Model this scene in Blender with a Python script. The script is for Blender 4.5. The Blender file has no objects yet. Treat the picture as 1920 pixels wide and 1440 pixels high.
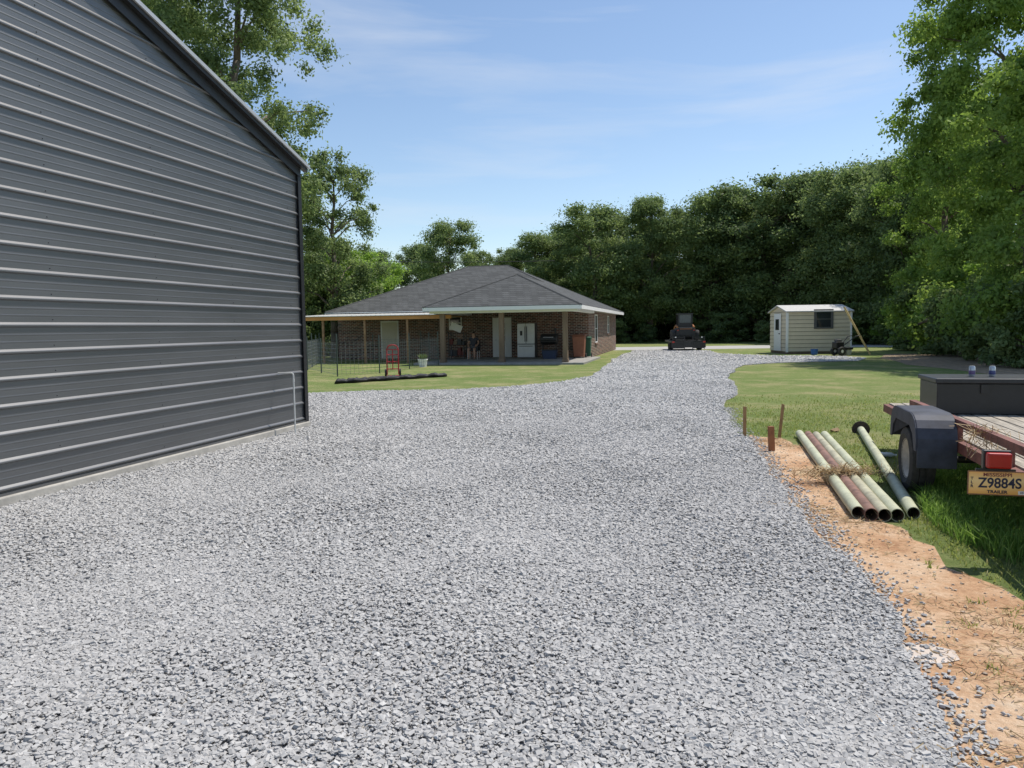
import bpy, bmesh, math, random
import numpy as np
from mathutils import Vector, Matrix
from mathutils.geometry import delaunay_2d_cdt
random.seed(7); rng=np.random.default_rng(7)
col=bpy.context.scene.collection
R=math.radians
# ---------------------------------------------------------------- camera maths
F=1442.0; CH=1.65; AL=math.atan(106/F); CA,SA=math.cos(AL),math.sin(AL); RO=R(.8)
def ray(px,py):
    u=(px-960)/F; v=(720-py)/F
    u,v=u*math.cos(RO)+v*math.sin(RO),-u*math.sin(RO)+v*math.cos(RO)
    return Vector((u, CA+v*SA, -SA+v*CA))
def G(px,py,z=0.0):
    r=ray(px,py); t=(z-CH)/r.z
    return Vector((r.x*t,r.y*t,z))
def AT(px,Y,z=0.0):
    return Vector(((px-959)/F*(Y*CA-(z-CH)*SA),Y,z))
def ZT(py,Y,px=960):
    r=ray(px,py); return CH+r.z/r.y*Y
# ---------------------------------------------------------------- mesh builder
class MB:
    def __init__(s): s.v=[]; s.f=[]
    def add(s,vs,fs,M=None):
        o=len(s.v)
        for p in vs:
            p=Vector(p)
            s.v.append(tuple(M@p) if M is not None else tuple(p))
        for f in fs: s.f.append(tuple(i+o for i in f))
        return s
    def box(s,cx,cy,cz,sx,sy,sz,M=None):
        a,b,c=sx/2,sy/2,sz/2
        vs=[(cx+i*a,cy+j*b,cz+k*c) for k in(-1,1) for j in(-1,1) for i in(-1,1)]
        return s.add(vs,[(0,2,3,1),(4,5,7,6),(0,1,5,4),(2,6,7,3),(0,4,6,2),(1,3,7,5)],M)
    def bb(s,x0,x1,y0,y1,z0,z1,M=None):
        return s.box((x0+x1)/2,(y0+y1)/2,(z0+z1)/2,x1-x0,y1-y0,z1-z0,M)
    def tube(s,p,q,r0,r1=None,n=10,M=None):
        r1=r0 if r1 is None else r1
        p=Vector(p);q=Vector(q);d=(q-p)
        if d.length<1e-6: return s
        d.normalize()
        a=d.orthogonal().normalized(); b=d.cross(a)
        vs=[];
        for c,r in((p,r0),(q,r1)):
            for i in range(n):
                t=2*math.pi*i/n; vs.append(c+a*(r*math.cos(t))+b*(r*math.sin(t)))
        fs=[(i,(i+1)%n,n+(i+1)%n,n+i) for i in range(n)]
        fs+=[tuple(range(n-1,-1,-1)),tuple(range(n,2*n))]
        return s.add(vs,fs,M)
    def path(s,pts,r,n=8,M=None):
        rs=r if isinstance(r,(list,tuple)) else [r]*len(pts)
        for i in range(len(pts)-1): s.tube(pts[i],pts[i+1],rs[i],rs[i+1],n,M)
        return s
    def lathe(s,prof,n=20,M=None):      # around z
        vs=[];m=len(prof)
        for r,z in prof:
            for i in range(n):
                t=2*math.pi*i/n; vs.append((r*math.cos(t),r*math.sin(t),z))
        fs=[]
        for k in range(m-1):
            for i in range(n):
                j=(i+1)%n; fs.append((k*n+i,k*n+j,(k+1)*n+j,(k+1)*n+i))
        return s.add(vs,fs,M)
    def prism(s,poly,a,b,axis='y',M=None):
        n=len(poly)
        def P(p,c):
            return {'y':(p[0],c,p[1]),'x':(c,p[0],p[1]),'z':(p[0],p[1],c)}[axis]
        vs=[P(p,a) for p in poly]+[P(p,b) for p in poly]
        fs=[(i,(i+1)%n,n+(i+1)%n,n+i) for i in range(n)]+[tuple(range(n-1,-1,-1)),tuple(range(n,2*n))]
        return s.add(vs,fs,M)
    def build(s,name,mat,parent=None,bevel=0,smooth=False,label=None):
        me=bpy.data.meshes.new(name); me.from_pydata(s.v,[],s.f)
        bm=bmesh.new(); bm.from_mesh(me); bmesh.ops.recalc_face_normals(bm,faces=bm.faces); bm.to_mesh(me); bm.free()
        if smooth:
            for p in me.polygons: p.use_smooth=True
        if mat: me.materials.append(mat)
        o=bpy.data.objects.new(name,me); col.objects.link(o)
        if parent: o.parent=parent
        if bevel:
            m=o.modifiers.new('b','BEVEL'); m.width=bevel; m.segments=2; m.limit_method='ANGLE'; m.angle_limit=R(35)
        if smooth=='a':
            m=o.modifiers.new('e','EDGE_SPLIT'); m.split_angle=R(35)
        if label: o['label']=label
        return o
def thing(name,label,cat,loc=(0,0,0),rz=0,group=None,scale=1):
    o=bpy.data.objects.new(name,None); col.objects.link(o); o.location=loc; o.rotation_euler=(0,0,rz)
    o.scale=(scale,)*3; o.empty_display_size=.3
    o['label']=label; o['category']=cat
    if group:o['group']=group
    return o
def tag(o,label,cat,group=None):
    o['label']=label;o['category']=cat
    if group:o['group']=group
    return o
def struct(o,kind='structure',label=None,cat=None):
    o['kind']=kind
    if label:o['label']=label
    if cat:o['category']=cat
    return o
def fastmesh(name,V,Fq,mat,parent=None,attr=None):
    V=np.asarray(V,dtype=np.float32).reshape(-1,3); Fq=np.asarray(Fq,dtype=np.int32); k=Fq.shape[1]
    me=bpy.data.meshes.new(name)
    me.vertices.add(len(V)); me.vertices.foreach_set('co',V.ravel())
    me.loops.add(Fq.size); me.loops.foreach_set('vertex_index',Fq.ravel())
    me.polygons.add(len(Fq)); me.polygons.foreach_set('loop_start',np.arange(0,Fq.size,k,dtype=np.int32))
    me.polygons.foreach_set('loop_total',np.full(len(Fq),k,dtype=np.int32))
    if attr is not None:
        a=me.attributes.new('tone','FLOAT','POINT'); a.data.foreach_set('value',np.asarray(attr,dtype=np.float32))
    me.update(calc_edges=True); me.shade_flat(); me.materials.append(mat)
    o=bpy.data.objects.new(name,me); col.objects.link(o)
    if parent:o.parent=parent
    return o
# ---------------------------------------------------------------- materials
def newmat(name):
    m=bpy.data.materials.new(name); m.use_nodes=True; nt=m.node_tree
    return m,nt,nt.nodes['Principled BSDF']
def N(nt,t,**k):
    n=nt.nodes.new(t)
    for a,b in k.items(): setattr(n,a,b)
    return n
def ramp(nt,stops):
    r=N(nt,'ShaderNodeValToRGB'); e=r.color_ramp.elements
    while len(e)<len(stops): e.new(.5)
    for x,(p,c) in zip(e,stops): x.position=p; x.color=(*c,1)
    return r
def mat(name,c,rough=.6,metal=0,var=.15,scale=6,bump=0.0,bscale=40,spec=.5,stretch=None):
    m,nt,b=newmat(name)
    tc=N(nt,'ShaderNodeTexCoord'); mp=N(nt,'ShaderNodeMapping'); nt.links.new(tc.outputs['Object'],mp.inputs[0])
    if stretch: mp.inputs['Scale'].default_value=stretch
    n=N(nt,'ShaderNodeTexNoise'); n.inputs['Scale'].default_value=scale; n.inputs['Detail'].default_value=6; n.inputs['Roughness'].default_value=.65
    nt.links.new(mp.outputs[0],n.inputs['Vector'])
    r=ramp(nt,[(.3,tuple(x*(1-var) for x in c)),(.7,tuple(min(1,x*(1+var)) for x in c))])
    nt.links.new(n.outputs[0],r.inputs[0]); nt.links.new(r.outputs[0],b.inputs['Base Color'])
    b.inputs['Roughness'].default_value=rough; b.inputs['Metallic'].default_value=metal; b.inputs['Specular IOR Level'].default_value=spec
    if bump:
        n2=N(nt,'ShaderNodeTexNoise'); n2.inputs['Scale'].default_value=bscale; n2.inputs['Detail'].default_value=4
        nt.links.new(mp.outputs[0],n2.inputs['Vector'])
        bp=N(nt,'ShaderNodeBump'); bp.inputs['Strength'].default_value=bump; bp.inputs['Distance'].default_value=.01
        nt.links.new(n2.outputs[0],bp.inputs['Height']); nt.links.new(bp.outputs[0],b.inputs['Normal'])
    return m
def toneleaf(name,c0,c1,c2,trans=.35,gl=.025):
    m,nt,b=newmat(name); nt.nodes.remove(b); out=nt.nodes['Material Output']
    a=N(nt,'ShaderNodeAttribute',attribute_name='tone')
    r=ramp(nt,[(0,c0),(.5,c1),(1,c2)]); nt.links.new(a.outputs['Fac'],r.inputs[0])
    d=N(nt,'ShaderNodeBsdfDiffuse'); t=N(nt,'ShaderNodeBsdfTranslucent'); g=N(nt,'ShaderNodeBsdfGlossy'); g.inputs['Roughness'].default_value=.55
    nt.links.new(r.outputs[0],d.inputs[0])
    hs=N(nt,'ShaderNodeHueSaturation'); hs.inputs['Value'].default_value=1.35; hs.inputs['Saturation'].default_value=1.05; hs.inputs['Hue'].default_value=.49
    nt.links.new(r.outputs[0],hs.inputs['Color']); nt.links.new(hs.outputs[0],t.inputs[0])
    x=N(nt,'ShaderNodeMixShader'); x.inputs[0].default_value=trans
    nt.links.new(d.outputs[0],x.inputs[1]); nt.links.new(t.outputs[0],x.inputs[2])
    y=N(nt,'ShaderNodeMixShader'); y.inputs[0].default_value=gl; nt.links.new(x.outputs[0],y.inputs[1]); nt.links.new(g.outputs[0],y.inputs[2])
    nt.links.new(y.outputs[0],out.inputs[0]); return m
def tonemat(name,stops,rough=.8):
    m,nt,b=newmat(name)
    a=N(nt,'ShaderNodeAttribute',attribute_name='tone'); r=ramp(nt,stops); nt.links.new(a.outputs['Fac'],r.inputs[0])
    nt.links.new(r.outputs[0],b.inputs['Base Color']); b.inputs['Roughness'].default_value=rough; b.inputs['Specular IOR Level'].default_value=.3
    return m
leaf_oak=toneleaf('leaf_oak',(.095,.145,.055),(.17,.24,.085),(.28,.36,.14),.46)
leaf_dark=toneleaf('leaf_dark',(.075,.118,.046),(.14,.205,.074),(.24,.315,.115),.46)
leaf_light=toneleaf('leaf_light',(.15,.25,.04),(.25,.40,.075),(.36,.50,.12),.48)
leaf_cyp=toneleaf('leaf_feathery',(.11,.185,.035),(.20,.31,.065),(.31,.43,.11),.46)
blade=toneleaf('grass_blade',(.14,.19,.045),(.25,.30,.085),(.41,.39,.18),.5,.02)
blade_tall=toneleaf('tall_grass_blade',(.09,.18,.03),(.17,.30,.06),(.28,.40,.12),.5,.02)
straw_m=tonemat('straw',[(0,(.26,.17,.08)),(.5,(.42,.29,.15)),(1,(.58,.45,.26))])
stone_m=tonemat('crushed_stone',[(0,(.30,.295,.288)),(.35,(.39,.383,.373)),(.7,(.465,.457,.444)),(1,(.58,.57,.55))],.85)
pebble_m=tonemat('pebbles',[(0,(.26,.21,.16)),(.5,(.42,.34,.26)),(1,(.5,.42,.33))])
bark=mat('bark',(.15,.12,.09),.9,var=.4,scale=8,bump=.8,bscale=20,stretch=(1,1,.25))
white=mat('white_trim',(.84,.84,.82),.5,var=.03)
black=mat('black_paint',(.020,.020,.022),.4,var=.2)
rubber=mat('rubber',(.045,.043,.04),.9,var=.35,scale=20)
glass=mat('window_glass',(.03,.035,.04),.08,var=.3,scale=1.5,spec=.8)
concrete=mat('concrete',(.40,.38,.34),.85,var=.2,scale=5,bump=.3)
# ground materials
def ground_mat():
    m,nt,b=newmat('lawn'); L=nt.links.new
    tc=N(nt,'ShaderNodeTexCoord')
    def nz(s,d=6,ro=.6):
        n=N(nt,'ShaderNodeTexNoise'); n.inputs['Scale'].default_value=s; n.inputs['Detail'].default_value=d; n.inputs['Roughness'].default_value=ro
        L(tc.outputs['Object'],n.inputs['Vector']); return n
    a=nz(.22); c=nz(9,8,.75); e=nz(.7,9,.74)
    r1=ramp(nt,[(.38,(.125,.195,.05)),(.62,(.22,.25,.09))]); L(a.outputs[0],r1.inputs[0])
    r2=ramp(nt,[(.3,(.08,.125,.033)),(.5,(.16,.21,.065)),(.72,(.33,.33,.16))]); L(c.outputs[0],r2.inputs[0])
    mx=N(nt,'ShaderNodeMixRGB'); mx.inputs[0].default_value=.55; L(r1.outputs[0],mx.inputs[1]); L(r2.outputs[0],mx.inputs[2])
    r3=ramp(nt,[(.47,(0,0,0)),(.64,(.8,.8,.8))]); L(e.outputs[0],r3.inputs[0])
    mx2=N(nt,'ShaderNodeMixRGB'); L(r3.outputs[0],mx2.inputs[0]); L(mx.outputs[0],mx2.inputs[1]); mx2.inputs[2].default_value=(.35,.31,.16,1)
    L(mx2.outputs[0],b.inputs['Base Color']); b.inputs['Roughness'].default_value=.95; b.inputs['Specular IOR Level'].default_value=.1
    bp=N(nt,'ShaderNodeBump'); bp.inputs['Strength'].default_value=.8; bp.inputs['Distance'].default_value=.05
    c2=nz(24,6,.8); L(c2.outputs[0],bp.inputs['Height']); L(bp.outputs[0],b.inputs['Normal']); return m
def gravel_mat():
    m,nt,b=newmat('gravel_bed'); L=nt.links.new
    tc=N(nt,'ShaderNodeTexCoord')
    v=N(nt,'ShaderNodeTexVoronoi'); v.inputs['Scale'].default_value=26; L(tc.outputs['Object'],v.inputs['Vector'])
    sp=N(nt,'ShaderNodeSeparateColor'); L(v.outputs['Color'],sp.inputs[0])
    r=ramp(nt,[(0,(.33,.325,.315)),(.4,(.41,.403,.392)),(1,(.53,.52,.505))]); L(sp.outputs[0],r.inputs[0])
    n=N(nt,'ShaderNodeTexNoise'); n.inputs['Scale'].default_value=.5; n.inputs['Detail'].default_value=5; L(tc.outputs['Object'],n.inputs['Vector'])
    r2=ramp(nt,[(.3,(.92,.92,.92)),(.7,(1.08,1.08,1.08))]); L(n.outputs[0],r2.inputs[0])
    mx=N(nt,'ShaderNodeMixRGB',blend_type='MULTIPLY'); mx.inputs[0].default_value=1; L(r.outputs[0],mx.inputs[1]); L(r2.outputs[0],mx.inputs[2])
    L(mx.outputs[0],b.inputs['Base Color']); b.inputs['Roughness'].default_value=.9
    bp=N(nt,'ShaderNodeBump'); bp.inputs['Strength'].default_value=.5; bp.inputs['Distance'].default_value=.03; bp.invert=True
    L(v.outputs['Distance'],bp.inputs['Height']); L(bp.outputs[0],b.inputs['Normal']); return m
def dirt_mat():
    m,nt,b=newmat('sandy_clay'); L=nt.links.new
    tc=N(nt,'ShaderNodeTexCoord')
    def nz(s,d=6,ro=.6):
        n=N(nt,'ShaderNodeTexNoise'); n.inputs['Scale'].default_value=s; n.inputs['Detail'].default_value=d; n.inputs['Roughness'].default_value=ro
        L(tc.outputs['Object'],n.inputs['Vector']); return n
    a=nz(1.5,10,.76); c=nz(25,6,.8)
    r=ramp(nt,[(.34,(.38,.20,.10)),(.46,(.52,.32,.18)),(.56,(.61,.43,.28)),(.70,(.66,.54,.40))]); L(a.outputs[0],r.inputs[0])
    r2=ramp(nt,[(.3,(.62,.57,.52)),(.6,(1.05,1.05,1.05))]); L(c.outputs[0],r2.inputs[0])
    mx=N(nt,'ShaderNodeMixRGB',blend_type='MULTIPLY'); mx.inputs[0].default_value=.85; L(r.outputs[0],mx.inputs[1]); L(r2.outputs[0],mx.inputs[2])
    L(mx.outputs[0],b.inputs['Base Color']); b.inputs['Roughness'].default_value=.95
    bp=N(nt,'ShaderNodeBump'); bp.inputs['Strength'].default_value=.9; bp.inputs['Distance'].default_value=.04
    L(a.outputs[0],bp.inputs['Height'])
    bp2=N(nt,'ShaderNodeBump'); bp2.inputs['Strength'].default_value=.7; bp2.inputs['Distance'].default_value=.01
    L(c.outputs[0],bp2.inputs['Height']); L(bp.outputs[0],bp2.inputs['Normal']); L(bp2.outputs[0],b.inputs['Normal']); return m
def brick_mat(name,c1,c2,mortar,bw,bh,ms=.012,bump=.4,bias=0,nv=.25,ns=3):
    m,nt,b=newmat(name); L=nt.links.new
    tc=N(nt,'ShaderNodeTexCoord'); s=N(nt,'ShaderNodeSeparateXYZ'); L(tc.outputs['Object'],s.inputs[0])
    ad=N(nt,'ShaderNodeMath',operation='ADD'); L(s.outputs[0],ad.inputs[0]); L(s.outputs[1],ad.inputs[1])
    cb=N(nt,'ShaderNodeCombineXYZ'); L(ad.outputs[0],cb.inputs[0]); L(s.outputs[2],cb.inputs[1])
    br=N(nt,'ShaderNodeTexBrick'); L(cb.outputs[0],br.inputs['Vector']); br.inputs['Scale'].default_value=1
    br.inputs['Brick Width'].default_value=bw; br.inputs['Row Height'].default_value=bh; br.inputs['Mortar Size'].default_value=ms; br.inputs['Bias'].default_value=bias
    br.inputs['Color1'].default_value=(*c1,1); br.inputs['Color2'].default_value=(*c2,1); br.inputs['Mortar'].default_value=(*mortar,1)
    n=N(nt,'ShaderNodeTexNoise'); n.inputs['Scale'].default_value=ns; n.inputs['Detail'].default_value=8; L(tc.outputs['Object'],n.inputs['Vector'])
    r=ramp(nt,[(.3,(1-nv,)*3),(.7,(1+nv,)*3)]); L(n.outputs[0],r.inputs[0])
    mx=N(nt,'ShaderNodeMixRGB',blend_type='MULTIPLY'); mx.inputs[0].default_value=1; L(br.outputs[0],mx.inputs[1]); L(r.outputs[0],mx.inputs[2])
    L(mx.outputs[0],b.inputs['Base Color']); b.inputs['Roughness'].default_value=.9; b.inputs['Specular IOR Level'].default_value=.2
    bp=N(nt,'ShaderNodeBump'); bp.inputs['Strength'].default_value=bump; bp.inputs['Distance'].default_value=.01; bp.invert=True
    L(br.outputs['Fac'],bp.inputs['Height']); L(bp.outputs[0],b.inputs['Normal']); return m
brick=brick_mat('brick',(.23,.095,.065),(.055,.035,.032),(.40,.36,.31),.25,.083,.013)
shingle=brick_mat('shingles',(.072,.075,.075),(.108,.112,.112),(.045,.046,.046),.33,.10,.008,.5,nv=.07,ns=1.2)
def siding_metal():
    m,nt,b=newmat('charcoal_metal'); L=nt.links.new
    tc=N(nt,'ShaderNodeTexCoord'); mp=N(nt,'ShaderNodeMapping'); mp.inputs['Scale'].default_value=(.5,1,3); L(tc.outputs['Object'],mp.inputs[0])
    n=N(nt,'ShaderNodeTexNoise'); n.inputs['Scale'].default_value=1.6; n.inputs['Detail'].default_value=7; L(mp.outputs[0],n.inputs['Vector'])
    r=ramp(nt,[(.3,(.085,.087,.091)),(.7,(.106,.109,.114))]); L(n.outputs[0],r.inputs[0]); L(r.outputs[0],b.inputs['Base Color'])
    r2=ramp(nt,[(.3,(.44,)*3),(.7,(.54,)*3)]); L(n.outputs[0],r2.inputs[0]); L(r2.outputs[0],b.inputs['Roughness'])
    b.inputs['Metallic'].default_value=.5; b.inputs['Specular IOR Level'].default_value=.9; b.inputs['Coat Weight'].default_value=.85; b.inputs['Coat Roughness'].default_value=.43; b.inputs['Coat IOR'].default_value=1.7
    n2=N(nt,'ShaderNodeTexNoise'); n2.inputs['Scale'].default_value=1.2; n2.inputs['Detail'].default_value=2; L(mp.outputs[0],n2.inputs['Vector'])
    bp=N(nt,'ShaderNodeBump'); bp.inputs['Strength'].default_value=.25; bp.inputs['Distance'].default_value=.02; L(n2.outputs[0],bp.inputs['Height']); L(bp.outputs[0],b.inputs['Normal'])
    return m
charcoal=siding_metal()
galv=mat('galvalume',(.50,.51,.53),.35,metal=.3,var=.08)
# ---------------------------------------------------------------- polygons
def jag(poly,amp,step=.35,close=True):
    out=[];n=len(poly)
    for i in range(n if close else n-1):
        a=Vector(poly[i][:2]);b=Vector(poly[(i+1)%n][:2]); L=(b-a).length
        far=(a.length+b.length)/2; st=step*max(1,far/9); am=amp*max(1,min(3,far/14))
        k=max(1,int(L/st))
        for j in range(k):
            p=a.lerp(b,j/k)
            if j>0: p=p+Vector((random.uniform(-am,am),random.uniform(-am,am)))
            out.append((p.x,p.y))
    return out
def sheet(name,poly,z,m):
    res=delaunay_2d_cdt([Vector(p) for p in poly],[],[list(range(len(poly)))],1,1e-5)
    vs=[(v.x,v.y,z) for v in res[0]]; fs=[]
    for f in res[2]:
        a,b,c=[Vector(vs[i]) for i in f[:3]]
        fs.append(tuple(f) if (b-a).cross(c-a).z>0 else tuple(reversed(f)))
    me=bpy.data.meshes.new(name); me.from_pydata(vs,[],fs); me.materials.append(m)
    o=bpy.data.objects.new(name,me); col.objects.link(o); o['kind']='structure'; return o
def inpoly(x,y,poly):
    P=np.array(poly); r=np.zeros(len(x),bool); j=len(P)-1
    for i in range(len(P)):
        xi,yi=P[i];xj,yj=P[j]
        c=((yi>y)!=(yj>y))&(x<(xj-xi)*(y-yi)/(yj-yi+1e-12)+xi); r^=c; j=i
    return r
g2=lambda px,py:tuple(G(px,py)[:2])
# building frame
W0=G(573,802); W1=G(0,952)
wdir=(W1-W0).normalized(); ndir=Vector((-wdir.y,wdir.x,0))
right_edge=[(1.75,-1.5),(1.72,1.5)]+[g2(*p) for p in [(1795,1440),(1775,1365),(1690,1215),(1640,1120),(1565,1040),(1500,960),(1440,880),(1402,825),(1365,797),(1357,765),(1382,735),(1366,702),(1395,685),(1480,680),(1610,677),(1625,672)]]
far_edge=[g2(*p) for p in [(1590,669),(1440,667),(1345,663),(1325,657),(1190,657),(1160,669),(1128,690),(1110,706),(1060,716),(950,727),(800,733),(690,735),(575,739)]]
yl=far_edge[-1][1]
gravel_poly=jag(right_edge+far_edge+[(-16,yl+1),(-16,W0.y+1.5)],.06,close=False)+[(-16,W0.y+1.5),tuple((W0-ndir*3)[:2]),tuple(W0[:2]),tuple((W0+wdir*13.5)[:2])]
road_m=mat('asphalt',(.40,.39,.37),.9,var=.12,scale=2,bump=.3)
gm=ground_mat()
sheet('ground',[(-300,-60),(300,-60),(300,500),(-300,500)],0,gm)
dm=dirt_mat()
dirt_core=[(1.2,-1.5),(3.4,-1.5),(2.9,2.2)]+[g2(*p) for p in [(1960,1160),(1880,1105),(1760,1040),(1690,990),(1640,965),(1580,900),(1530,850),(1480,828),(1405,815)]]+[g2(*p) for p in [(1395,850),(1400,900),(1440,980),(1520,1080),(1600,1200),(1680,1400)]]
dirt_poly=jag(dirt_core,.11,.16)
sheet('dirt_verge',dirt_poly,.004,dm)
sheet('gravel_driveway',gravel_poly,.012,gravel_mat())
qa=G(1291,655.5).y; qb=G(1291,650).y
sheet('road',[(-60,qa+2),(90,qa-1),(90,qb-1),(-60,qb+3)],.004,road_m)
litter_m=mat('leaf_litter_soil',(.26,.19,.12),.95,var=.5,scale=4,bump=.8,bscale=15)
litter_poly=jag([g2(*p) for p in [(1660,664),(1650,672),(1700,684),(1780,692),(1870,704),(2100,735),(2900,760),(2600,690),(2200,655)]],.3,.6)
sheet('leaf_litter_ground',litter_poly,.006,litter_m)
# ---------------------------------------------------------------- gravel stones
def rot_batch(n):
    q=rng.normal(size=(n,4)); q/=np.linalg.norm(q,axis=1)[:,None]; w,x,y,z=q.T
    return np.stack([1-2*(y*y+z*z),2*(x*y-z*w),2*(x*z+y*w),2*(x*y+z*w),1-2*(x*x+z*z),2*(y*z-x*w),2*(x*z-y*w),2*(y*z+x*w),1-2*(x*x+y*y)],1).reshape(n,3,3)
CV=np.array([(i,j,k) for k in(-1,1) for j in(-1,1) for i in(-1,1)],float)
CF=np.array([(0,2,3,1),(4,5,7,6),(0,1,5,4),(2,6,7,3),(0,4,6,2),(1,3,7,5)])
def rocks(name,P,s0,s1,m,lift=.4,jit=.42,bias=0):
    n=len(P); s=rng.uniform(s0,s1,(n,1,1))*rng.uniform(.5,1.35,(n,1,3))
    v=(CV[None]+rng.uniform(-jit,jit,(n,8,3)))*s*.8
    v=np.einsum('nij,nkj->nki',rot_batch(n),v)
    v[:,:,2]*=.55
    v+=P[:,None,:]; v[:,:,2]+=s.mean(axis=2)*lift
    f=(CF[None]+(np.arange(n)*8)[:,None,None]).reshape(-1,4)
    lf=.03*np.sin(P[:,0]*1.1+P[:,1]*.25+.6)+.02*np.sin(P[:,0]*2.7-P[:,1]*.8)
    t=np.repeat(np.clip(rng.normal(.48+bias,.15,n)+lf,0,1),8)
    return fastmesh(name,v.reshape(-1,3),f,m,attr=t)
def hf(x,y): return .007*(np.sin(x*2.1+y*.7)+np.sin(y*1.7-x*.9+1)+np.sin(x*4.3+2)*np.sin(y*3.9))+.013
def scatter(y0,y1,dens,poly,mr=1.0):
    x0,x1=-.69*y1-mr,.69*y1+mr; n=int((y1-y0)*(x1-x0)*dens)
    x=rng.uniform(x0,x1,n); y=rng.uniform(y0,y1,n)
    k=(np.abs(x)<.69*y+mr)&inpoly(x,y,poly); return x[k],y[k]
edge_poly=gravel_poly
parts=[]
for (a,b,dn,s0,s1,bi) in [(1.9,5.5,4600,.0065,.0138,0),(1.9,4.5,3200,.0035,.0070,0),(5.5,9,3000,.0075,.0155,.03),(9,14,1600,.0095,.019,.07),(14,22,620,.014,.024,.13),(22,34,220,.022,.034,.2),(34,58,60,.034,.05,.25)]:  # farther bands get paler stones, painting in that fewer shadows show there
    x,y=scatter(a,b,dn,edge_poly)
    if b>22: k=x>-6+0*x; x,y=x[k],y[k]
    parts.append((np.stack([x,y,.012+hf(x,y)*rng.uniform(.2,1,len(x))-(s1*.35 if a>20 else 0)],1),s0,s1,bi))
# strays beyond the edge
ex=[];
re=[Vector(p) for p in right_edge[1:12]]
for i in range(len(re)-1):
    L=(re[i+1]-re[i]).length
    for j in range(int(L*240)):
        p=re[i].lerp(re[i+1],random.random()); d=abs(random.gauss(0,.10))
        ex.append((p.x+d,p.y+random.gauss(0,.1),.008))
parts.append((np.array(ex),.006,.013,0))
objs=[rocks('gravel_stones',P,s0,s1,stone_m,bias=bi) for P,s0,s1,bi in parts]
allv=[];allt=[]
for o in objs:
    me=o.data; v=np.empty(len(me.vertices)*3,np.float32); me.vertices.foreach_get('co',v); allv.append(v.reshape(-1,3))
    t=np.empty(len(me.vertices),np.float32); me.attributes['tone'].data.foreach_get('value',t); allt.append(t)
    bpy.data.objects.remove(o); bpy.data.meshes.remove(me)
allv=np.concatenate(allv); allt=np.concatenate(allt); n=len(allv)//8
print('STONES',n)
f=(CF[None]+(np.arange(n)*8)[:,None,None]).reshape(-1,4)
o=fastmesh('loose_gravel',allv,f,stone_m,attr=allt)
struct(o,'stuff','loose grey crushed stone covering the driveway','gravel')
# pebbles on the dirt
x,y=scatter(2,12,130,dirt_poly)
o=rocks('pebbles',np.stack([x,y,np.full(len(x),.004)],1),.003,.010,pebble_m,.3); struct(o,'stuff','small stones strewn over the sandy clay verge','pebbles')
# ---------------------------------------------------------------- grass
def blades(name,x,y,h,w,m,z=0,lean=.5):
    n=len(x); a=rng.uniform(0,2*np.pi,n); hh=h*rng.uniform(.5,1.3,n); ww=w*rng.uniform(.7,1.3,n)
    b=rng.uniform(0,2*np.pi,n); l=rng.uniform(0,lean,n)*hh
    p=np.stack([x,y,np.full(n,z)],1)
    sx=np.stack([np.cos(a),np.sin(a),np.zeros(n)],1)*ww[:,None]/2
    up1=np.stack([np.cos(b)*l*.35,np.sin(b)*l*.35,hh*.6],1); up2=np.stack([np.cos(b)*l*1.1,np.sin(b)*l*1.1,hh*.95],1)
    v=np.stack([p-sx,p+sx,p+up1+sx*.8,p+up1-sx*.8,p+up2+sx*.1,p+up2-sx*.1],1)
    f=np.array([[0,1,2,3],[3,2,4,5]])[None]+(np.arange(n)*6)[:,None,None]
    return fastmesh(name,v.reshape(-1,3),f.reshape(-1,4),m,attr=np.repeat(np.clip(rng.normal(.45,.25,n),0,1),6))
def notin(x,y,*polys):
    k=np.ones(len(x),bool)
    for p in polys:k&=~inpoly(x,y,p)
    return k
lawn_poly=[g2(*p) for p in [(1400,818),(1480,820),(1530,850),(1600,930),(1700,990),(1800,1060),(1990,1160),(2300,1160),(2600,900),(2300,720),(1700,690),(1400,690),(1370,720),(1357,765)]]
xs=[];ys=[]
for a,b,d in[(4,9,1500),(9,18,850)]:
    x,y=scatter(a,b,d,lawn_poly); k=notin(x,y,gravel_poly); nse=np.sin(x*1.9+1)*np.sin(y*1.3)+np.sin(x*5+y*3)*.5
    k&=(nse+rng.uniform(-1,1,len(x))>-.6); k&=(~inpoly(x,y,dirt_poly))|(rng.uniform(0,1,len(x))<.2)
    k&=rng.uniform(0,1,len(x))<np.clip((18-y)/8,0,1)
    xs.append(x[k]);ys.append(y[k])
# sparse tufts creeping over the dirt
x,y=scatter(2.2,8,18,dirt_poly)
tx=np.repeat(x,16)+rng.normal(0,.03,len(x)*16); ty=np.repeat(y,16)+rng.normal(0,.03,len(x)*16)
k=(tx>.36*ty+.95)&notin(tx,ty,gravel_poly); xs.append(tx[k]);ys.append(ty[k])
x=np.concatenate(xs);y=np.concatenate(ys)
struct(blades('lawn_grass',x,y,.034,.006*(1+y*.07),blade,lean=1.2),'stuff','short sunlit lawn grass right of the driveway','grass')
# tall grass below the trailer
tp=[g2(*p) for p in [(1725,925),(1740,900),(1800,890),(2100,900),(2300,1000),(2100,1110),(1900,1060),(1800,1020),(1745,985),(1725,955)]]
x,y=scatter(4,9,3200,tp,3); nse=np.sin(x*3+y)*np.sin(y*4.1-x); k=nse+rng.uniform(-1,1,len(x))>-.6
struct(blades('tall_grass',x[k],y[k],.15,.008,blade_tall,lean=.9),'stuff','unmown bright green grass around the trailer wheel','grass')
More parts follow.
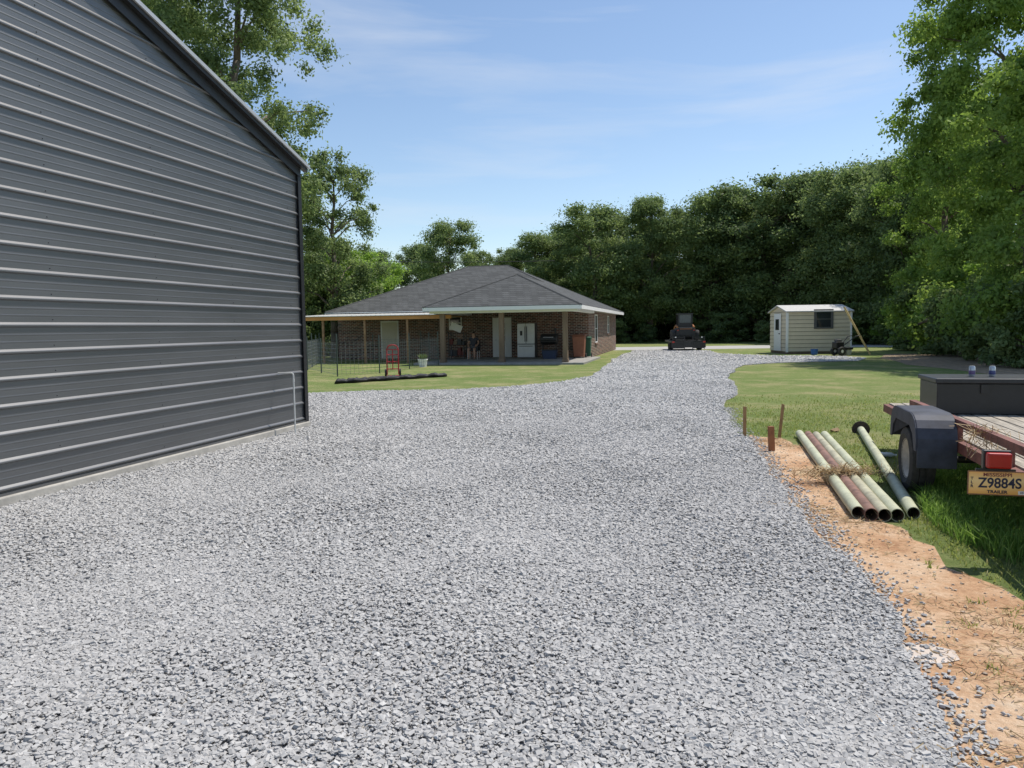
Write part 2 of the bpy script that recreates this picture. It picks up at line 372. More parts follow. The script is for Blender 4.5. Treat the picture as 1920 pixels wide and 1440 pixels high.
# dry straw bits on dirt
def straws(name,x,y,z,L,m,w=.004,tilt=.25):
    n=len(x); a=rng.uniform(0,2*np.pi,n); l=L*rng.uniform(.4,1.3,n); tz=rng.normal(0,tilt,n)
    d=np.stack([np.cos(a),np.sin(a),tz],1)*l[:,None]/2; s=np.stack([-np.sin(a),np.cos(a),rng.normal(0,.6,n)],1)*w/2
    p=np.stack([x,y,z],1); v=np.stack([p-d-s,p-d+s,p+d+s,p+d-s],1); f=np.arange(n*4).reshape(-1,4)
    return fastmesh(name,v.reshape(-1,3),f,m,attr=np.repeat(rng.uniform(0,1,n),4))
x,y=scatter(2,13,1500,dirt_poly); k=(np.sin(x*3)*np.sin(y*2.2)+np.sin(x*7+y*5)*.5+rng.uniform(-1,1,len(x))+.45*(x-(.3*y+.9)))>.45
struct(straws('dry_straw',x[k],y[k],rng.uniform(.006,.02,k.sum()),.065,straw_m,.0035),'stuff','dry straw bits lying on the orange dirt','straw')
# ---------------------------------------------------------------- metal building
def QS(s): return W0+wdir*s+ndir*.13
r0=ray(579,313); Pt=QS(-.19); zt=CH+r0.z/r0.y*Pt.y
r1=ray(258,0); kx=r1.x/r1.y; Q0=QS(0); s1_=(kx*Q0.y-Q0.x)/(wdir.x-kx*wdir.y); z1_=CH+r1.z/r1.y*QS(s1_).y
SL=(z1_-zt)/(s1_+.19); ZE=zt+.19*SL-.06; LB=12.2
print('ROOF',ZE,SL,s1_)
bld=thing('metal_building','charcoal ribbed metal building with sloping roof at the left edge','building',tuple(W0),math.atan2(wdir.y,wdir.x))
def stop(z): return 0 if z<=ZE else (z-ZE)/SL
prof=[];p=.262;z=.12
prof.append((0,z))
k=0
while z<ZE+SL*LB/2+.3:
    zc=.12+k*p+.05
    prof+=[(0,zc-.026),(.020,zc-.016),(.024,zc-.012),(.024,zc+.000),(.021,zc+.006),(.012,zc+.016),(0,zc+.027)]
    for mm in(.095,.165): prof+=[(0,zc+mm-.010),(.0017,zc+mm-.005),(.0017,zc+mm+.003),(0,zc+mm+.010)]
    k+=1; z=zc+p
top=ZE+SL*LB/2-.02
prof=[q for q in prof if q[1]<top]
mb=MB(); vs=[];fs=[]
for yy,zz in prof:
    s=stop(zz); vs+=[(s,yy,zz),(LB-s,yy,zz)]
for i in range(len(prof)-1): fs.append((2*i,2*i+1,2*i+3,2*i+2))
mb.add(vs,fs); mb.build('ribbed_wall_panel',charcoal,bld)
mb=MB(); Lr=14
mb.add([(0,-Lr,0),(0,-.03,0),(0,-.03,ZE),(0,-Lr,ZE)],[(0,1,2,3)]); mb.add([(LB,-Lr,0),(LB,-.03,0),(LB,-.03,ZE),(LB,-Lr,ZE)],[(0,1,2,3)])
mb.add([(0,-Lr,0),(LB,-Lr,0),(LB,-Lr,ZE),(LB/2,-Lr,top),(0,-Lr,ZE)],[(0,1,2,3,4)])
mb.build('side_wall',charcoal,bld)
mb=MB()
for sgn in(0,1):
    X=(lambda s:s) if not sgn else (lambda s:LB-s)
    pts=[(X(-.17),ZE-.17*SL),(X(LB/2),ZE+SL*LB/2)]
    (xa,za),(xb,zb)=pts
    mb.add([(xa,.12,za+.03),(xb,.12,zb+.03),(xb,-Lr,zb+.03),(xa,-Lr,za+.03),(xa,.12,za+.055),(xb,.12,zb+.055),(xb,-Lr,zb+.055),(xa,-Lr,za+.055)],[(0,1,2,3),(4,5,6,7),(0,1,5,4),(3,2,6,7),(0,3,7,4),(1,2,6,5)])
mb.build('roof',galv,bld)
mb=MB()
def rake(mb,y0,y1,dz0,dz1,ov=.19):
    for sg in(0,1):
        X=(lambda s:s) if not sg else (lambda s:LB-s)
        a,b=(-ov,LB/2); za,zb=ZE-ov*SL,ZE+SL*LB/2
        vs=[(X(a),y0,za+dz0),(X(b),y0,zb+dz0),(X(b),y1,zb+dz0),(X(a),y1,za+dz0),(X(a),y0,za+dz1),(X(b),y0,zb+dz1),(X(b),y1,zb+dz1),(X(a),y1,za+dz1)]
        mb.add(vs,[(0,1,2,3),(4,5,6,7),(0,1,5,4),(3,2,6,7),(0,3,7,4),(1,2,6,5)])
rake(mb,.115,.14,.020,.074); mb.build('rake_trim',galv,bld)
mb=MB(); rake(mb,.036,.114,-.04,.018,.15); rake(mb,.036,.05,-.19,-.042,0.0); mb.build('dark_rake_band',black,bld)  # black strips along and just below the sloping roof edge
mb=MB(); mb.bb(-.03,.055,.032,.044,.10,ZE-.05); mb.bb(-.045,-.031,-.12,.044,.10,ZE-.05); mb.build('corner_trim',black,bld)
mb=MB(); mb.bb(-.04,LB+.04,-Lr,.08,-.1,.108); mb.build('foundation_slab',concrete,bld,bevel=.012)
mb=MB(); mb.bb(0,LB,.031,.038,.109,.135); mb.build('base_trim',charcoal,bld)
mb=MB()
for s in np.arange(.35,LB,1.6):
    for kk in range(0,24):
        zc=.12+kk*p+.05+.055
        if zc<ZE+SL*min(s,LB-s)-.25: mb.tube((s,.0,zc),(s,.006,zc),.007,.005,6)
so=mb.build('screws',mat('screw_paint',(.055,.055,.06),.4),bld); so['kind']='stuff'
# PVC pipe bent to the wall
q=G(554,816)
t=thing('standpipe','thin white plastic pipe bent into the charcoal wall near its far corner','pipe',(q.x,q.y,0),math.atan2(wdir.y,wdir.x))
pvc=mat('grey_white_pvc',(.60,.60,.57),.5,var=.08)
off=(q-W0).dot(ndir)
MB().path([(0,0,0),(0,0,.95),(0,-.012,.975),(0,-.035,.985),(0,-off+.03,.985)],.0125,10).build('pipe',pvc,t,smooth='a')
MB().tube((0,0,.84),(0,0,.89),.0165,n=12).build('coupling',pvc,t,smooth='a')
# ---------------------------------------------------------------- brick house
TH=R(13); O=Vector((4.0,39.8,0)); exv=Vector((math.cos(TH),-math.sin(TH),0)); eyv=Vector((math.sin(TH),math.cos(TH),0))
def HX(px,Y):
    k=(px-959)/F
    return (k*(CA*(O.y+Y*eyv.y)+CH*SA)-O.x-Y*eyv.x)/(exv.x-k*CA*exv.y)
def HW(X,Y,z=0): return O+exv*X+eyv*Y+Vector((0,0,z))
house=thing('brick_house','single storey brown brick house with dark hipped shingle roof and back porch','house',tuple(O),-TH)
EV=2.62
mb=MB(); mb.bb(-14,0,0,15,0,EV-.12); mb.build('brick_wall',brick,house)
rz=lambda r:EV+r
P={ 'a':(.5,-6.5,rz(0)),'b':(.5,15.5,rz(0)),'r1':(-6,7.5,rz(2.9)),'j':(-3.1,3.91,rz(1.6)),'p':(-3.1,-2.9,rz(1.6)),
 'c':(-6.7,-6.5,rz(0)),'d':(-6.7,-.5,rz(0)),'e':(-14.5,-.5,rz(0)),'r2':(-8.5,7.5,rz(2.9)),'g':(-14.5,15.5,rz(0))}
names=list(P); idx={k:i for i,k in enumerate(names)}
def face(s): return tuple(idx[k] for k in s.split())
mb=MB(); mb.add([P[k] for k in names],[face('a b r1 j p'),face('e d j r1 r2'),face('d c p j'),face('c a p'),face('e r2 g'),face('b g r2 r1')])
roof=mb.build('roof',shingle,house); sm=roof.modifiers.new('s','SOLIDIFY'); sm.thickness=.05; sm.offset=-1
capm=mat('ridge_cap',(.060,.062,.062),.9)
mb=MB()
for a,b in[('p','j'),('a','p'),('c','p'),('r1','r2'),('r1','b'),('j','r1'),('e','r2')]:
    mb.tube(Vector(P[a])+Vector((0,0,-.035)),Vector(P[b])+Vector((0,0,-.035)),.07,n=6)
mb.build('ridge_cap',capm,roof)
mb=MB()
def fas(x0,x1,y0,y1,z0=EV-.20,z1=EV-.03): mb.bb(min(x0,x1),max(x0,x1),min(y0,y1),max(y0,y1),z0,z1)
fas(-6.7,.5,-6.53,-6.48); fas(.47,.53,-6.48,15.5); fas(-6.73,-6.68,-6.48,-.5); fas(-14.53,-14.48,-.48,15.5)
mb.bb(-14.5,-6.73,-.53,-.48,EV-.07,EV-.03)
mb.build('fascia',white,house)
mb=MB(); mb.bb(-6.68,.47,-6.48,-.48,EV-.17,EV-.14); mb.bb(-14.48,.47,-.475,0.3,EV-.17,EV-.14); mb.bb(-.0,.47,.3,15.4,EV-.17,EV-.14)
mb.build('porch_ceiling',mat('ceiling_board',(.42,.42,.40),.7,var=.05),house)
mb=MB(); mb.bb(-6.5,.3,-6.2,-5.9,EV-.30,EV-.175); mb.bb(.04,.3,-5.9,-.02,EV-.30,EV-.175); mb.bb(-6.5,-6.25,-5.9,-.02,EV-.30,EV-.175)
mb.build('porch_beam',white,house)
mb=MB(); mb.bb(-7.2,.6,-6.5,-.01,-.1,.09); mb.build('porch_slab',mat('porch_concrete',(.30,.29,.27),.85,var=.2,scale=5),house,bevel=.015)
postw=mat('porch_post_wood',(.20,.14,.09),.8,var=.35,scale=4,stretch=(1,1,.2))
for px in(831,941,1060):
    X=HX(px,-6.05); mb=MB(); mb.bb(X-.11,X+.11,-6.16,-5.94,.09,EV-.30); mb.bb(X-.14,X+.14,-6.19,-5.91,.092,.24); mb.build('porch_post',postw,house,bevel=.01)
# lean-to
pine=mat('new_pine',(.60,.29,.10),.75,var=.2,scale=5,stretch=(.3,1,1))
mb=MB()
y0=-4.6
mb.add([(-14.2,y0,2.30),(-6.74,y0,2.30),(-6.74,-.56,2.46),(-14.0,-.56,2.46),(-14.2,y0,2.33),(-6.74,y0,2.33),(-6.74,-.56,2.49),(-14.0,-.56,2.49)],[(0,1,2,3),(4,5,6,7),(0,1,5,4),(3,2,6,7),(0,3,7,4),(1,2,6,5)])
for i in range(30):
    xx=-14.05+i*.25; mb.tube((xx,y0,2.335),(max(xx,-14.0),-.57,2.495),.018,n=4)
mb.build('lean_to_roof',mat('pale_metal_roof',(.60,.60,.57),.4,var=.08),house)
mb=MB(); mb.bb(-14.4,-6.0,-4.5,-4.42,2.12,2.295); mb.build('lean_to_beam',pine,house)
mb=MB()
for i in range(12):
    xx=-14.1+i*.66; mb.bb(xx,xx+.04,-4.41,-.02,2.24,2.29)
mb.build('purlin',pine,house)
oldpost=mat('lean_to_post_wood',(.32,.19,.10),.8,var=.3)
for px in(606,684,764):
    X=HX(px,-4.46); mb=MB(); mb.bb(X-.05,X+.05,-4.41,-4.31,0,2.24); mb.build('lean_to_post',oldpost,house)
# windows and doors
def window(X0,X1,z0,z1,side='front',Y=0,blind=None,name='window'):
    f=MB();g=MB();s=MB()
    def B(m,a,b,c,d,o0,o1):
        if side=='front': m.bb(a,b,Y-o1,Y-o0,c,d)
        else: m.bb(o0,o1,a,b,c,d)
    w=.06
    B(f,X0,X0+w,z0,z1,-.02,.035);B(f,X1-w,X1,z0,z1,-.02,.035);B(f,X0+w,X1-w,z1-w,z1,-.02,.035);B(f,X0+w,X1-w,z0,z0+w,-.02,.035)
    B(f,X0+w,X1-w,(z0+z1)/2-.02,(z0+z1)/2+.02,-.02,.03)
    B(g,X0+w,X1-w,z0+w,z1-w,.002,.012)
    B(s,X0-.05,X1+.05,z0-.09,z0-.003,-.02,.06)
    fo=f.build(name,white,house); g.build('pane',blind or glass,fo); s.build('sill',mat('brick_sill',(.25,.16,.12),.9),fo)
xa,xb=HX(718,0),HX(746,0)
cream=mat('cream_blind',(.62,.58,.48),.7,var=.06)
f=MB(); f.bb(xa-.08,xb+.08,-.04,.02,.05,2.1); fo=f.build('door_frame',white,house); g=MB(); g.bb(xa,xb,-.062,-.041,.05,2.02); g.build('door_leaf',cream,fo)
window(HX(843,0),HX(867,0),1.55,2.3)
xa,xb=HX(927,0),HX(957,0)
f=MB(); f.bb(xa-.07,xb+.07,-.045,.02,.09,2.18); fo=f.build('door',white,house,label='white back door with narrow glazed panes')
g=MB(); g.bb(xa,xb,-.07,-.046,.1,2.1); g.build('door_leaf',white,fo)
g=MB()
for j in range(3): g.bb(xa+.28,xb-.28,-.076,-.0705,.95+j*.34,1.22+j*.34)
g.build('door_glass',mat('door_glass_grey',(.12,.13,.14),.2),fo)
g=MB(); g.tube((xa+.08,-.07,1.0),(xa+.08,-.13,1.0),.02); g.tube((xa+.08,-.13,1.0),(xa+.18,-.13,1.0),.014); g.build('door_handle',galv,fo)
window(2.6,3.7,.75,2.3,'side')
window(9.2,10.1,1.2,2.3,'side')
# ---------------------------------------------------------------- porch contents
steel=mat('stainless',(.60,.60,.59),.35,metal=.3,var=.06)
fx=HX(989,-1.6); q=HW(fx,-1.6,.09)
t=thing('refrigerator','tall stainless steel refrigerator standing on the porch beside the white door','refrigerator',tuple(q),-TH)
MB().bb(-.44,.44,-.3,.38,.03,1.76).build('cabinet',mat('fridge_side',(.08,.08,.085),.4),t,bevel=.01)
dk=mat('dark_handle',(.10,.10,.10),.4)
for sx in(-1,1):
    d=MB().bb(min(0.010*sx,.44*sx),max(.010*sx,.44*sx),-.37,-.305,.74,1.75).build('door',steel,t,bevel=.008); MB().tube((.05*sx,-.41,.85),(.05*sx,-.41,1.6),.016).build('handle',dk,d)
d=MB().bb(-.44,.44,-.37,-.305,.06,.70).build('freezer_drawer',steel,t,bevel=.008); MB().tube((-.35,-.41,.62),(.35,-.41,.62),.016).build('handle',dk,d)
MB().bb(-.30,-.18,-.374,-.371,1.15,1.38).build('dispenser',black,t)
gx=HX(1030,-1.8); q=HW(gx,-1.8,.09)
t=thing('barbecue_smoker','black barrel smoker grill with side shelf on the porch','grill',tuple(q),-TH)
M=Matrix.Translation((0,0,.95))@Matrix.Rotation(R(90),4,'Y')
MB().lathe([(0,-.42),(.24,-.42),(.27,-.38),(.27,.38),(.24,.42),(0,.42)],20,M).build('barrel',black,t,smooth='a')
MB().tube((.3,.05,1.15),(.3,.05,1.5),.05).build('chimney',black,t)
MB().bb(-.36,.36,-.5,-.28,.82,.85).build('front_shelf',black,t)
for a in(-.35,.35):
    for b in(-.2,.2): MB().tube((a,b,0),(a*.9,b*.7,.78),.02).build('leg',black,t)
MB().bb(-.38,.38,-.22,.22,.22,.25).build('bottom_shelf',black,t)
MB().tube((-.25,-.3,1.05),(.25,-.3,1.05),.015).build('lid_handle',steel,t)
q=HW(gx+.15,-2.55,.09)
t=thing('storage_crate','dark blue plastic storage tote with black lid in front of the smoker','tote',tuple(q),-TH)
MB().prism([(-.3,.0),(.3,.0),(.36,.42),(-.36,.42)],-.2,.2).build('tub',mat('blue_plastic',(.02,.035,.08),.5),t,bevel=.01); MB().bb(-.38,.38,-.23,.23,.421,.46).build('lid',black,t,bevel=.01)
def bin_(name,px,Y,h,w,m,label):
    q=HW(HX(px,Y),Y,.09 if Y>-6 and HX(px,Y)<.6 else 0); t=thing(name,label,'bin',tuple(q),-TH)
    a=w/2
    vs=[(-a*.8,-a*.8,.05),(a*.8,-a*.8,.05),(a*.8,a*.8,.05),(-a*.8,a*.8,.05),(-a,-a*1.05,h),(a,-a*1.05,h),(a,a,h),(-a,a,h)]
    MB().add(vs,[(0,1,2,3),(4,5,6,7),(0,1,5,4),(1,2,6,5),(2,3,7,6),(3,0,4,7)]).build('body',m,t,bevel=.02)
    MB().prism([(-a*1.15,h+.003),(a*1.1,h+.003),(a*1.1,h+.07),(0,h+.1),(-a*1.1,h+.04)],-a*1.05,a*1.05,axis='x').build('lid',m,t,bevel=.01)
    for s in(-1,1): MB().tube((s*a*.85,a*.95,.11),(s*a*1.05,a*.95,.11),.11,n=16).build('wheel',rubber,t)
    return t
t=bin_('wheelie_bin',1086,-1.4,1.08,.62,mat('rust_bin',(.26,.10,.055),.55,var=.2),'rust brown wheeled rubbish bin at the right end of the porch')
bin_('recycling_bin',1101,-.7,.95,.40,mat('green_bin',(.02,.09,.05),.5,var=.15),'narrow green bin behind the rust brown bin')
# shelving with clutter
q=HW(HX(858,-2.2),-2.2,.09)
t=thing('shelf_rack','dark metal shelf rack filled with clutter left of the seated person','shelf',tuple(q),-TH)
for a in(-.4,.4):
    for b in(-.2,.2): MB().bb(a-.02,a+.02,b-.02,b+.02,0,1.35).build('upright',black,t)
for z in(.15,.7,1.3): MB().bb(-.42,.42,-.22,.22,z,z+.03).build('shelf',black,t)
random.seed(3)
bmats=[black,postw,mat('dark_grey_box',(.08,.08,.09)),mat('red_box',(.15,.03,.02))]
for z in(.183,.733):
    x=-.38
    while x<.3:
        w=random.uniform(.12,.22);h=random.uniform(.15,.4)
        o=MB().bb(x,x+w,-.15,.12,0,h).build('box',bmats[random.randrange(4)],None,bevel=.01)
        o.location=HW(HX(858,-2.2),-2.2,.09+z); o.rotation_euler=(0,0,-TH); tag(o,'small dark box kept on the shelf rack of the back porch','box','boxes on the porch rack'); x+=w+.03
o=MB().box(0,0,0,.62,.05,.36,Matrix.Rotation(R(22),4,'Y')).build('board',white,None,bevel=.005); o.location=HW(HX(856,-2.2),-2.2,.09+1.6); o.rotation_euler=(0,0,-TH); tag(o,'tilted white board resting on top of the porch shelf rack','board')
# camp chair + person
cx=HX(888,-2.6); q=HW(cx,-2.6,.09)
t=thing('porch_chair','dark folding porch chair with a person seated in it','chair',tuple(q),-TH)
MB().bb(-.26,.26,-.25,.22,.41,.44).build('seat',black,t,bevel=.01)
MB().box(0,.27,.72,.52,.03,.55,Matrix.Rotation(R(-6),4,'X')).build('backrest',black,t,bevel=.01)
for s in(-1,1):
    for b in(-.23,.2): MB().tube((s*.25,b,0),(s*.25,b*.9,.42),.014).build('leg',steel,t)
    MB().path([(s*.29,-.22,.42),(s*.29,-.22,.64),(s*.29,.26,.64)],.014).build('armrest',black,t)
def skin(name,nodes,edges,m,parent,root=0,sub=2):
    bm=bmesh.new(); sl=bm.verts.layers.skin.verify(); vs=[]
    for i,(pos,r) in enumerate(nodes):
        v=bm.verts.new(pos); v[sl].radius=(r,r) if not isinstance(r,tuple) else r; v[sl].use_root=(i==root); vs.append(v)
    for a,b in edges: bm.edges.new((vs[a],vs[b]))
    me=bpy.data.meshes.new(name); bm.to_mesh(me); bm.free()
    o=bpy.data.objects.new(name,me); col.objects.link(o)
    o.modifiers.new('s','SKIN'); s=o.modifiers.new('u','SUBSURF'); s.levels=sub; s.render_levels=sub
    dg=bpy.context.evaluated_depsgraph_get(); me2=bpy.data.meshes.new_from_object(o.evaluated_get(dg)); o.modifiers.clear(); o.data=me2
    for pp in me2.polygons: pp.use_smooth=True
    me2.materials.clear(); me2.materials.append(m)
    if parent:o.parent=parent
    return o
skinm=mat('skin',(.50,.29,.20),.6,var=.08)
nd=[((0,0,.56),.13),((0,.05,.78),.12),((0,.08,.98),.13),((0,.06,1.12),.055),((0,.02,1.21),.075),((0,.0,1.31),.085),((0,-.085,1.235),.014)]
ed=[(0,1),(1,2),(2,3),(3,4),(4,5),(4,6)]
for s in(-1,1):
    b=len(nd)
    nd+=[((s*.17,.08,1.05),.055),((s*.26,.04,.82),.042),((s*.22,-.18,.70),.03),((s*.19,-.25,.665),.034)]
    ed+=[(2,b),(b,b+1),(b+1,b+2),(b+2,b+3)]
    for k,(dx,l) in enumerate([(-.028,.07),(-.009,.085),(.010,.08),(.028,.06)]):
        c=len(nd); bx=s*.19+dx
        nd+=[((bx,-.28-l*.3,.655),.0095),((bx,-.28-l*.8,.635),.0085)]; ed+=[(b+3,c),(c,c+1)]
    c=len(nd); nd+=[((s*.19-s*.045,-.26,.655),.010),((s*.19-s*.055,-.30,.645),.009)]; ed+=[(b+3,c),(c,c+1)]
    b=len(nd)
    nd+=[((s*.09,-.02,.54),.085),((s*.15,-.42,.53),.062),((s*.15,-.40,.28),.05),((s*.15,-.38,.09),.034),((s*.16,-.50,.035),.035)]
    ed+=[(0,b),(b,b+1),(b+1,b+2),(b+2,b+3),(b+3,b+4)]
q2=HW(cx,-2.6,.09)
pr=skin('person',nd,ed,skinm,None); pr.location=q2; pr.rotation_euler=(0,0,-TH)
tag(pr,'person in dark shirt and shorts sitting in the porch shade','person')
shirt=mat('dark_shirt',(.05,.05,.06),.9)
sn=[((0,0,.58),.145),((0,.05,.78),.135),((0,.08,.98),.145),((0,.065,1.08),.075)]; se=[(0,1),(1,2),(2,3)]
for s in(-1,1):
    b=len(sn); sn+=[((s*.17,.08,1.05),.07),((s*.235,.055,.90),.058)]; se+=[(2,b),(b,b+1)]
skin('shirt',sn,se,shirt,pr)
sn=[((0,.0,.56),.145)];se=[]
for s in(-1,1):
    b=len(sn); sn+=[((s*.09,-.04,.545),.10),((s*.14,-.33,.54),.085)]; se+=[(0,b),(b,b+1)]
skin('shorts',sn,se,mat('grey_shorts',(.12,.12,.13),.9),pr)
skin('hair',[((0,.045,1.29),.084),((0,.02,1.36),.080)],[(0,1)],mat('dark_hair',(.03,.02,.015),.8),pr)
# potted plant
q=G(793,688)
t=thing('plant_pot','white round plant pot with a small green plant by the porch','plant pot',(q.x,q.y,0))
MB().lathe([(0,0),(.15,0),(.20,.30),(.22,.30),(.22,.34),(.18,.34),(.17,.28),(0,.28)],20).build('pot',white,t,smooth='a')
n=160; a=rng.uniform(0,6.28,n); rr=rng.uniform(0,.14,n)
bo=blades('foliage',np.cos(a)*rr,np.sin(a)*rr,.25,.03,leaf_oak,z=.28,lean=.7); bo.parent=t
# ---------------------------------------------------------------- garden wire fence
green_steel=mat('fence_steel',(.07,.09,.08),.6)
wirem=mat('fence_wire',(.16,.17,.17),.5)
pts=[G(577,694),G(633,706),G(712,700),G(768,692),G(822,685),G(790,678),G(700,678),G(600,680)]
t=thing('garden_fence','welded wire garden fence on thin steel posts left of the porch','fence',tuple(pts[0]))
base=pts[0]
mbw=MB()
for i in range(len(pts)):
    a=pts[i]-base; b=pts[(i+1)%len(pts)]-base
    L=(b-a).length
    for k in range(max(1,int(round(L/2.6)))):
        c=a.lerp(b,k/max(1,int(round(L/2.6))))
        MB().bb(c.x-.02,c.x+.02,c.y-.02,c.y+.02,0,1.42+random.uniform(-.08,.12)).build('post',green_steel,t)
    for z in np.arange(.08,1.25,.15): mbw.tube((a.x,a.y,z),(b.x,b.y,z),.0055,n=3)
    for k in range(int(L/.2)):
        c=a.lerp(b,k*.2/L); mbw.tube((c.x,c.y,.03),(c.x,c.y,1.22),.005,n=3)
mbw.build('wire_mesh',wirem,t)
# red hand truck
q=G(737,705); red=mat('red_paint',(.40,.02,.025),.4,var=.15)
t=thing('hand_truck','red steel hand truck standing upright on the grass by the black roll','hand truck',(q.x,q.y,0),R(8))
MB().path([(-.2,0,.05),(-.2,.05,.95),(-.14,.05,1.06),(0,.05,1.1),(.14,.05,1.06),(.2,.05,.95),(.2,0,.05)],.022).build('frame',red,t)
for z in(.25,.5,.75,.93): MB().tube((-.2,.03,z),(.2,.03,z),.018).build('crossbar',red,t)
MB().tube((0,.03,.25),(0,.04,.93),.018).build('centre_bar',red,t)
MB().bb(-.22,.22,-.25,.02,.01,.03).build('toe_plate',red,t)
for s in(-1,1):
    w=MB().lathe([(.05,-.03),(.12,-.035),(.125,0),(.12,.035),(.05,.03)],18,Matrix.Translation((s*.25,.1,.125))@Matrix.Rotation(R(90),4,'Y')).build('wheel',rubber,t,smooth='a')
    MB().tube((s*.2,.1,.125),(s*.28,.1,.125),.05).build('hub',red,w)
# black rolled plastic
a=G(628,720);b=G(838,706)
t=thing('plastic_roll','long black plastic roll lying flattened on the lawn near the red hand truck','plastic roll',tuple(a))
pl=mat('black_plastic',(.018,.018,.02),.6,var=.3,scale=3,spec=.3)
def roll(off,r,f0,f1,nm):
    V=[];Fs=[];K=50;n=10
    for k in range(K+1):
        c=(b-a)*(f0+(f1-f0)*k/K)+Vector((0,off+.08*math.sin(k*.5),0)); rr=r*(1+.2*math.sin(k*.9)+.1*math.sin(k*2.3))*(.45 if k in(0,K) else 1)
        for i in range(n):
            th=6.283*i/n; V.append((c.x,c.y+rr*1.7*math.cos(th),max(0.005,rr*.75+rr*.75*math.sin(th))))
    for k in range(K):
        for i in range(n): Fs.append((k*n+i,k*n+(i+1)%n,(k+1)*n+(i+1)%n,(k+1)*n+i))
    Fs+=[tuple(range(n)),tuple(range(K*n,K*n+n))]
    MB().add(V,Fs).build(nm,pl,t,smooth=True)
roll(0,.09,0,1,'front_roll'); roll(.7,.07,.05,.97,'rear_roll')
MB().add([((b-a)*.02+Vector((0,.05,.03)))[:],((b-a)*.98+Vector((0,.05,.03)))[:],((b-a)*.97+Vector((0,.7,.03)))[:],((b-a)*.05+Vector((0,.7,.03)))[:]],[(0,1,2,3)]).build('sheet',pl,t)
# ---------------------------------------------------------------- shed
S=G(1476,664); sk_=S.y/49.6; SLn=4.0*sk_; SD=3.0
beige=mat('beige_siding',(.70,.61,.45),.7,var=.06,scale=2)
lap_shade=mat('siding_lap_shade',(.30,.26,.20),.9)  # dark body colour paints the shade lines beneath the laps
shed=thing('garden_shed','small beige lap sided shed with pale low pitched roof by the trees','shed',tuple(S),R(-2))
def lap(nm,L,h,side):
    mb=MB();step=.215;z=.12
    while z<h-.01:
        z1=min(z+step,h)
        if side=='f': mb.add([(0,-.05,z+.025),(L,-.05,z+.025),(L,-.025,z1),(0,-.025,z1),(0,0,z+.025),(L,0,z+.025)],[(0,1,2,3),(0,1,5,4)])
        else: mb.add([(-.05,0,z+.025),(-.05,L,z+.025),(-.025,L,z1),(-.025,0,z1),(0,0,z+.025),(0,L,z+.025)],[(0,1,2,3),(0,1,5,4)])
        z=z1
    return mb.build(nm,beige,shed)
HS=2.72*sk_;HR=HS+.30
lap('front_wall',SLn,HS,'f'); lap('end_wall',SD,HS,'s')
MB().add([(-.012,0,HS),(-.012,SD,HS),(-.012,SD/2,HR)],[(0,1,2)]).build('gable',beige,shed)
MB().bb(.0,SLn,0.001,SD,.1,HS).build('shed_body',lap_shade,shed)
mb=MB()
for y0,y1 in((-.16,SD/2),(SD+.16,SD/2)):
    zz=HS-.03
    vs=[(-.14,y0,zz),(SLn+.12,y0,zz),(SLn+.12,y1,HR+.03),(-.14,y1,HR+.03)]
    mb.add(vs+[(x,y,z+.06) for x,y,z in vs],[(0,1,2,3),(4,5,6,7),(0,1,5,4),(0,3,7,4),(1,2,6,5)])
mb.build('roof',mat('pale_roof',(.50,.49,.47),.7,var=.1),shed)
MB().bb(-.08,0.03,-.08,.03,.1,HS-.04).build('corner_trim',white,shed); MB().bb(SLn-.03,SLn+.05,-.08,.03,.1,HS-.04).build('corner_trim',white,shed)
MB().bb(0,SLn,.02,SD-.02,0,.1).build('skid_base',postw,shed)
f=MB();x0=1.45;x1=2.35
for a_,b_,c_,d_ in[(x0-.06,x0+.07,1.35,2.4),(x1-.07,x1+.06,1.35,2.4),(x0+.07,x1-.07,2.31,2.4),(x0+.07,x1-.07,1.35,1.44),(x0+.07,x1-.07,1.85,1.89)]: f.bb(a_,b_,-.09,-.01,c_,d_)
fo=f.build('window',mat('dark_frame',(.10,.10,.10)),shed); MB().bb(x0+.07,x1-.07,-.075,-.065,1.44,2.31).build('pane',glass,fo)
dr=MB().bb(-.09,-.064,.9,2.1,.15,2.2).build('door',white,shed); MB().tube((-.09,1.05,1.1),(-.15,1.05,1.1),.03).build('handle',black,dr)
MB().bb(-.102,-.092,1.2,1.8,1.3,1.9).build('door_pane',glass,dr)
# leaning board
p0=G(1632,666);
o=MB(); o.tube((0,0,0),(-1.15,.5,2.45),.05,n=6); o=o.build('leaning_pole',mat('weathered_pole',(.62,.46,.20),.8,var=.15)); o.location=p0; tag(o,'long pale wooden pole leaning at the right end of the beige shed','pole')
# tiller
q=G(1566,666)
t=thing('garden_tiller','black two wheeled garden tiller parked in front of the beige shed','tiller',(q.x,q.y-.6,0),R(200))
for s in(-1,1):
    w=MB().lathe([(.08,-.06),(.2,-.07),(.23,0),(.2,.07),(.08,.06)],18,Matrix.Translation((.15,s*.25,.23))@Matrix.Rotation(R(90),4,'X')).build('wheel',rubber,t,smooth='a'); MB().tube((.15,s*.2,.23),(.15,s*.31,.23),.09).build('rim',white,w)
MB().bb(-.1,.4,-.16,.16,.38,.7).build('engine',black,t,bevel=.03); MB().bb(.0,.3,-.12,.12,.7,.82).build('fuel_tank',mat('dark_grey',(.08,.08,.08)),t,bevel=.03)
MB().bb(-.55,-.12,-.3,.3,.3,.42).build('tine_cover',black,t,bevel=.02)
for s in(-1,1): MB().path([(-.1,s*.1,.5),(-.7,s*.25,.95),(-1.0,s*.27,1.0)],.022).build('handlebar',black,t)
for k in range(4): MB().lathe([(0,-.01),(.18,-.01),(.18,.01),(0,.01)],5,Matrix.Translation((-.33,-.24+k*.16,.18))@Matrix.Rotation(R(90),4,'X')).build('tine',steel,t)
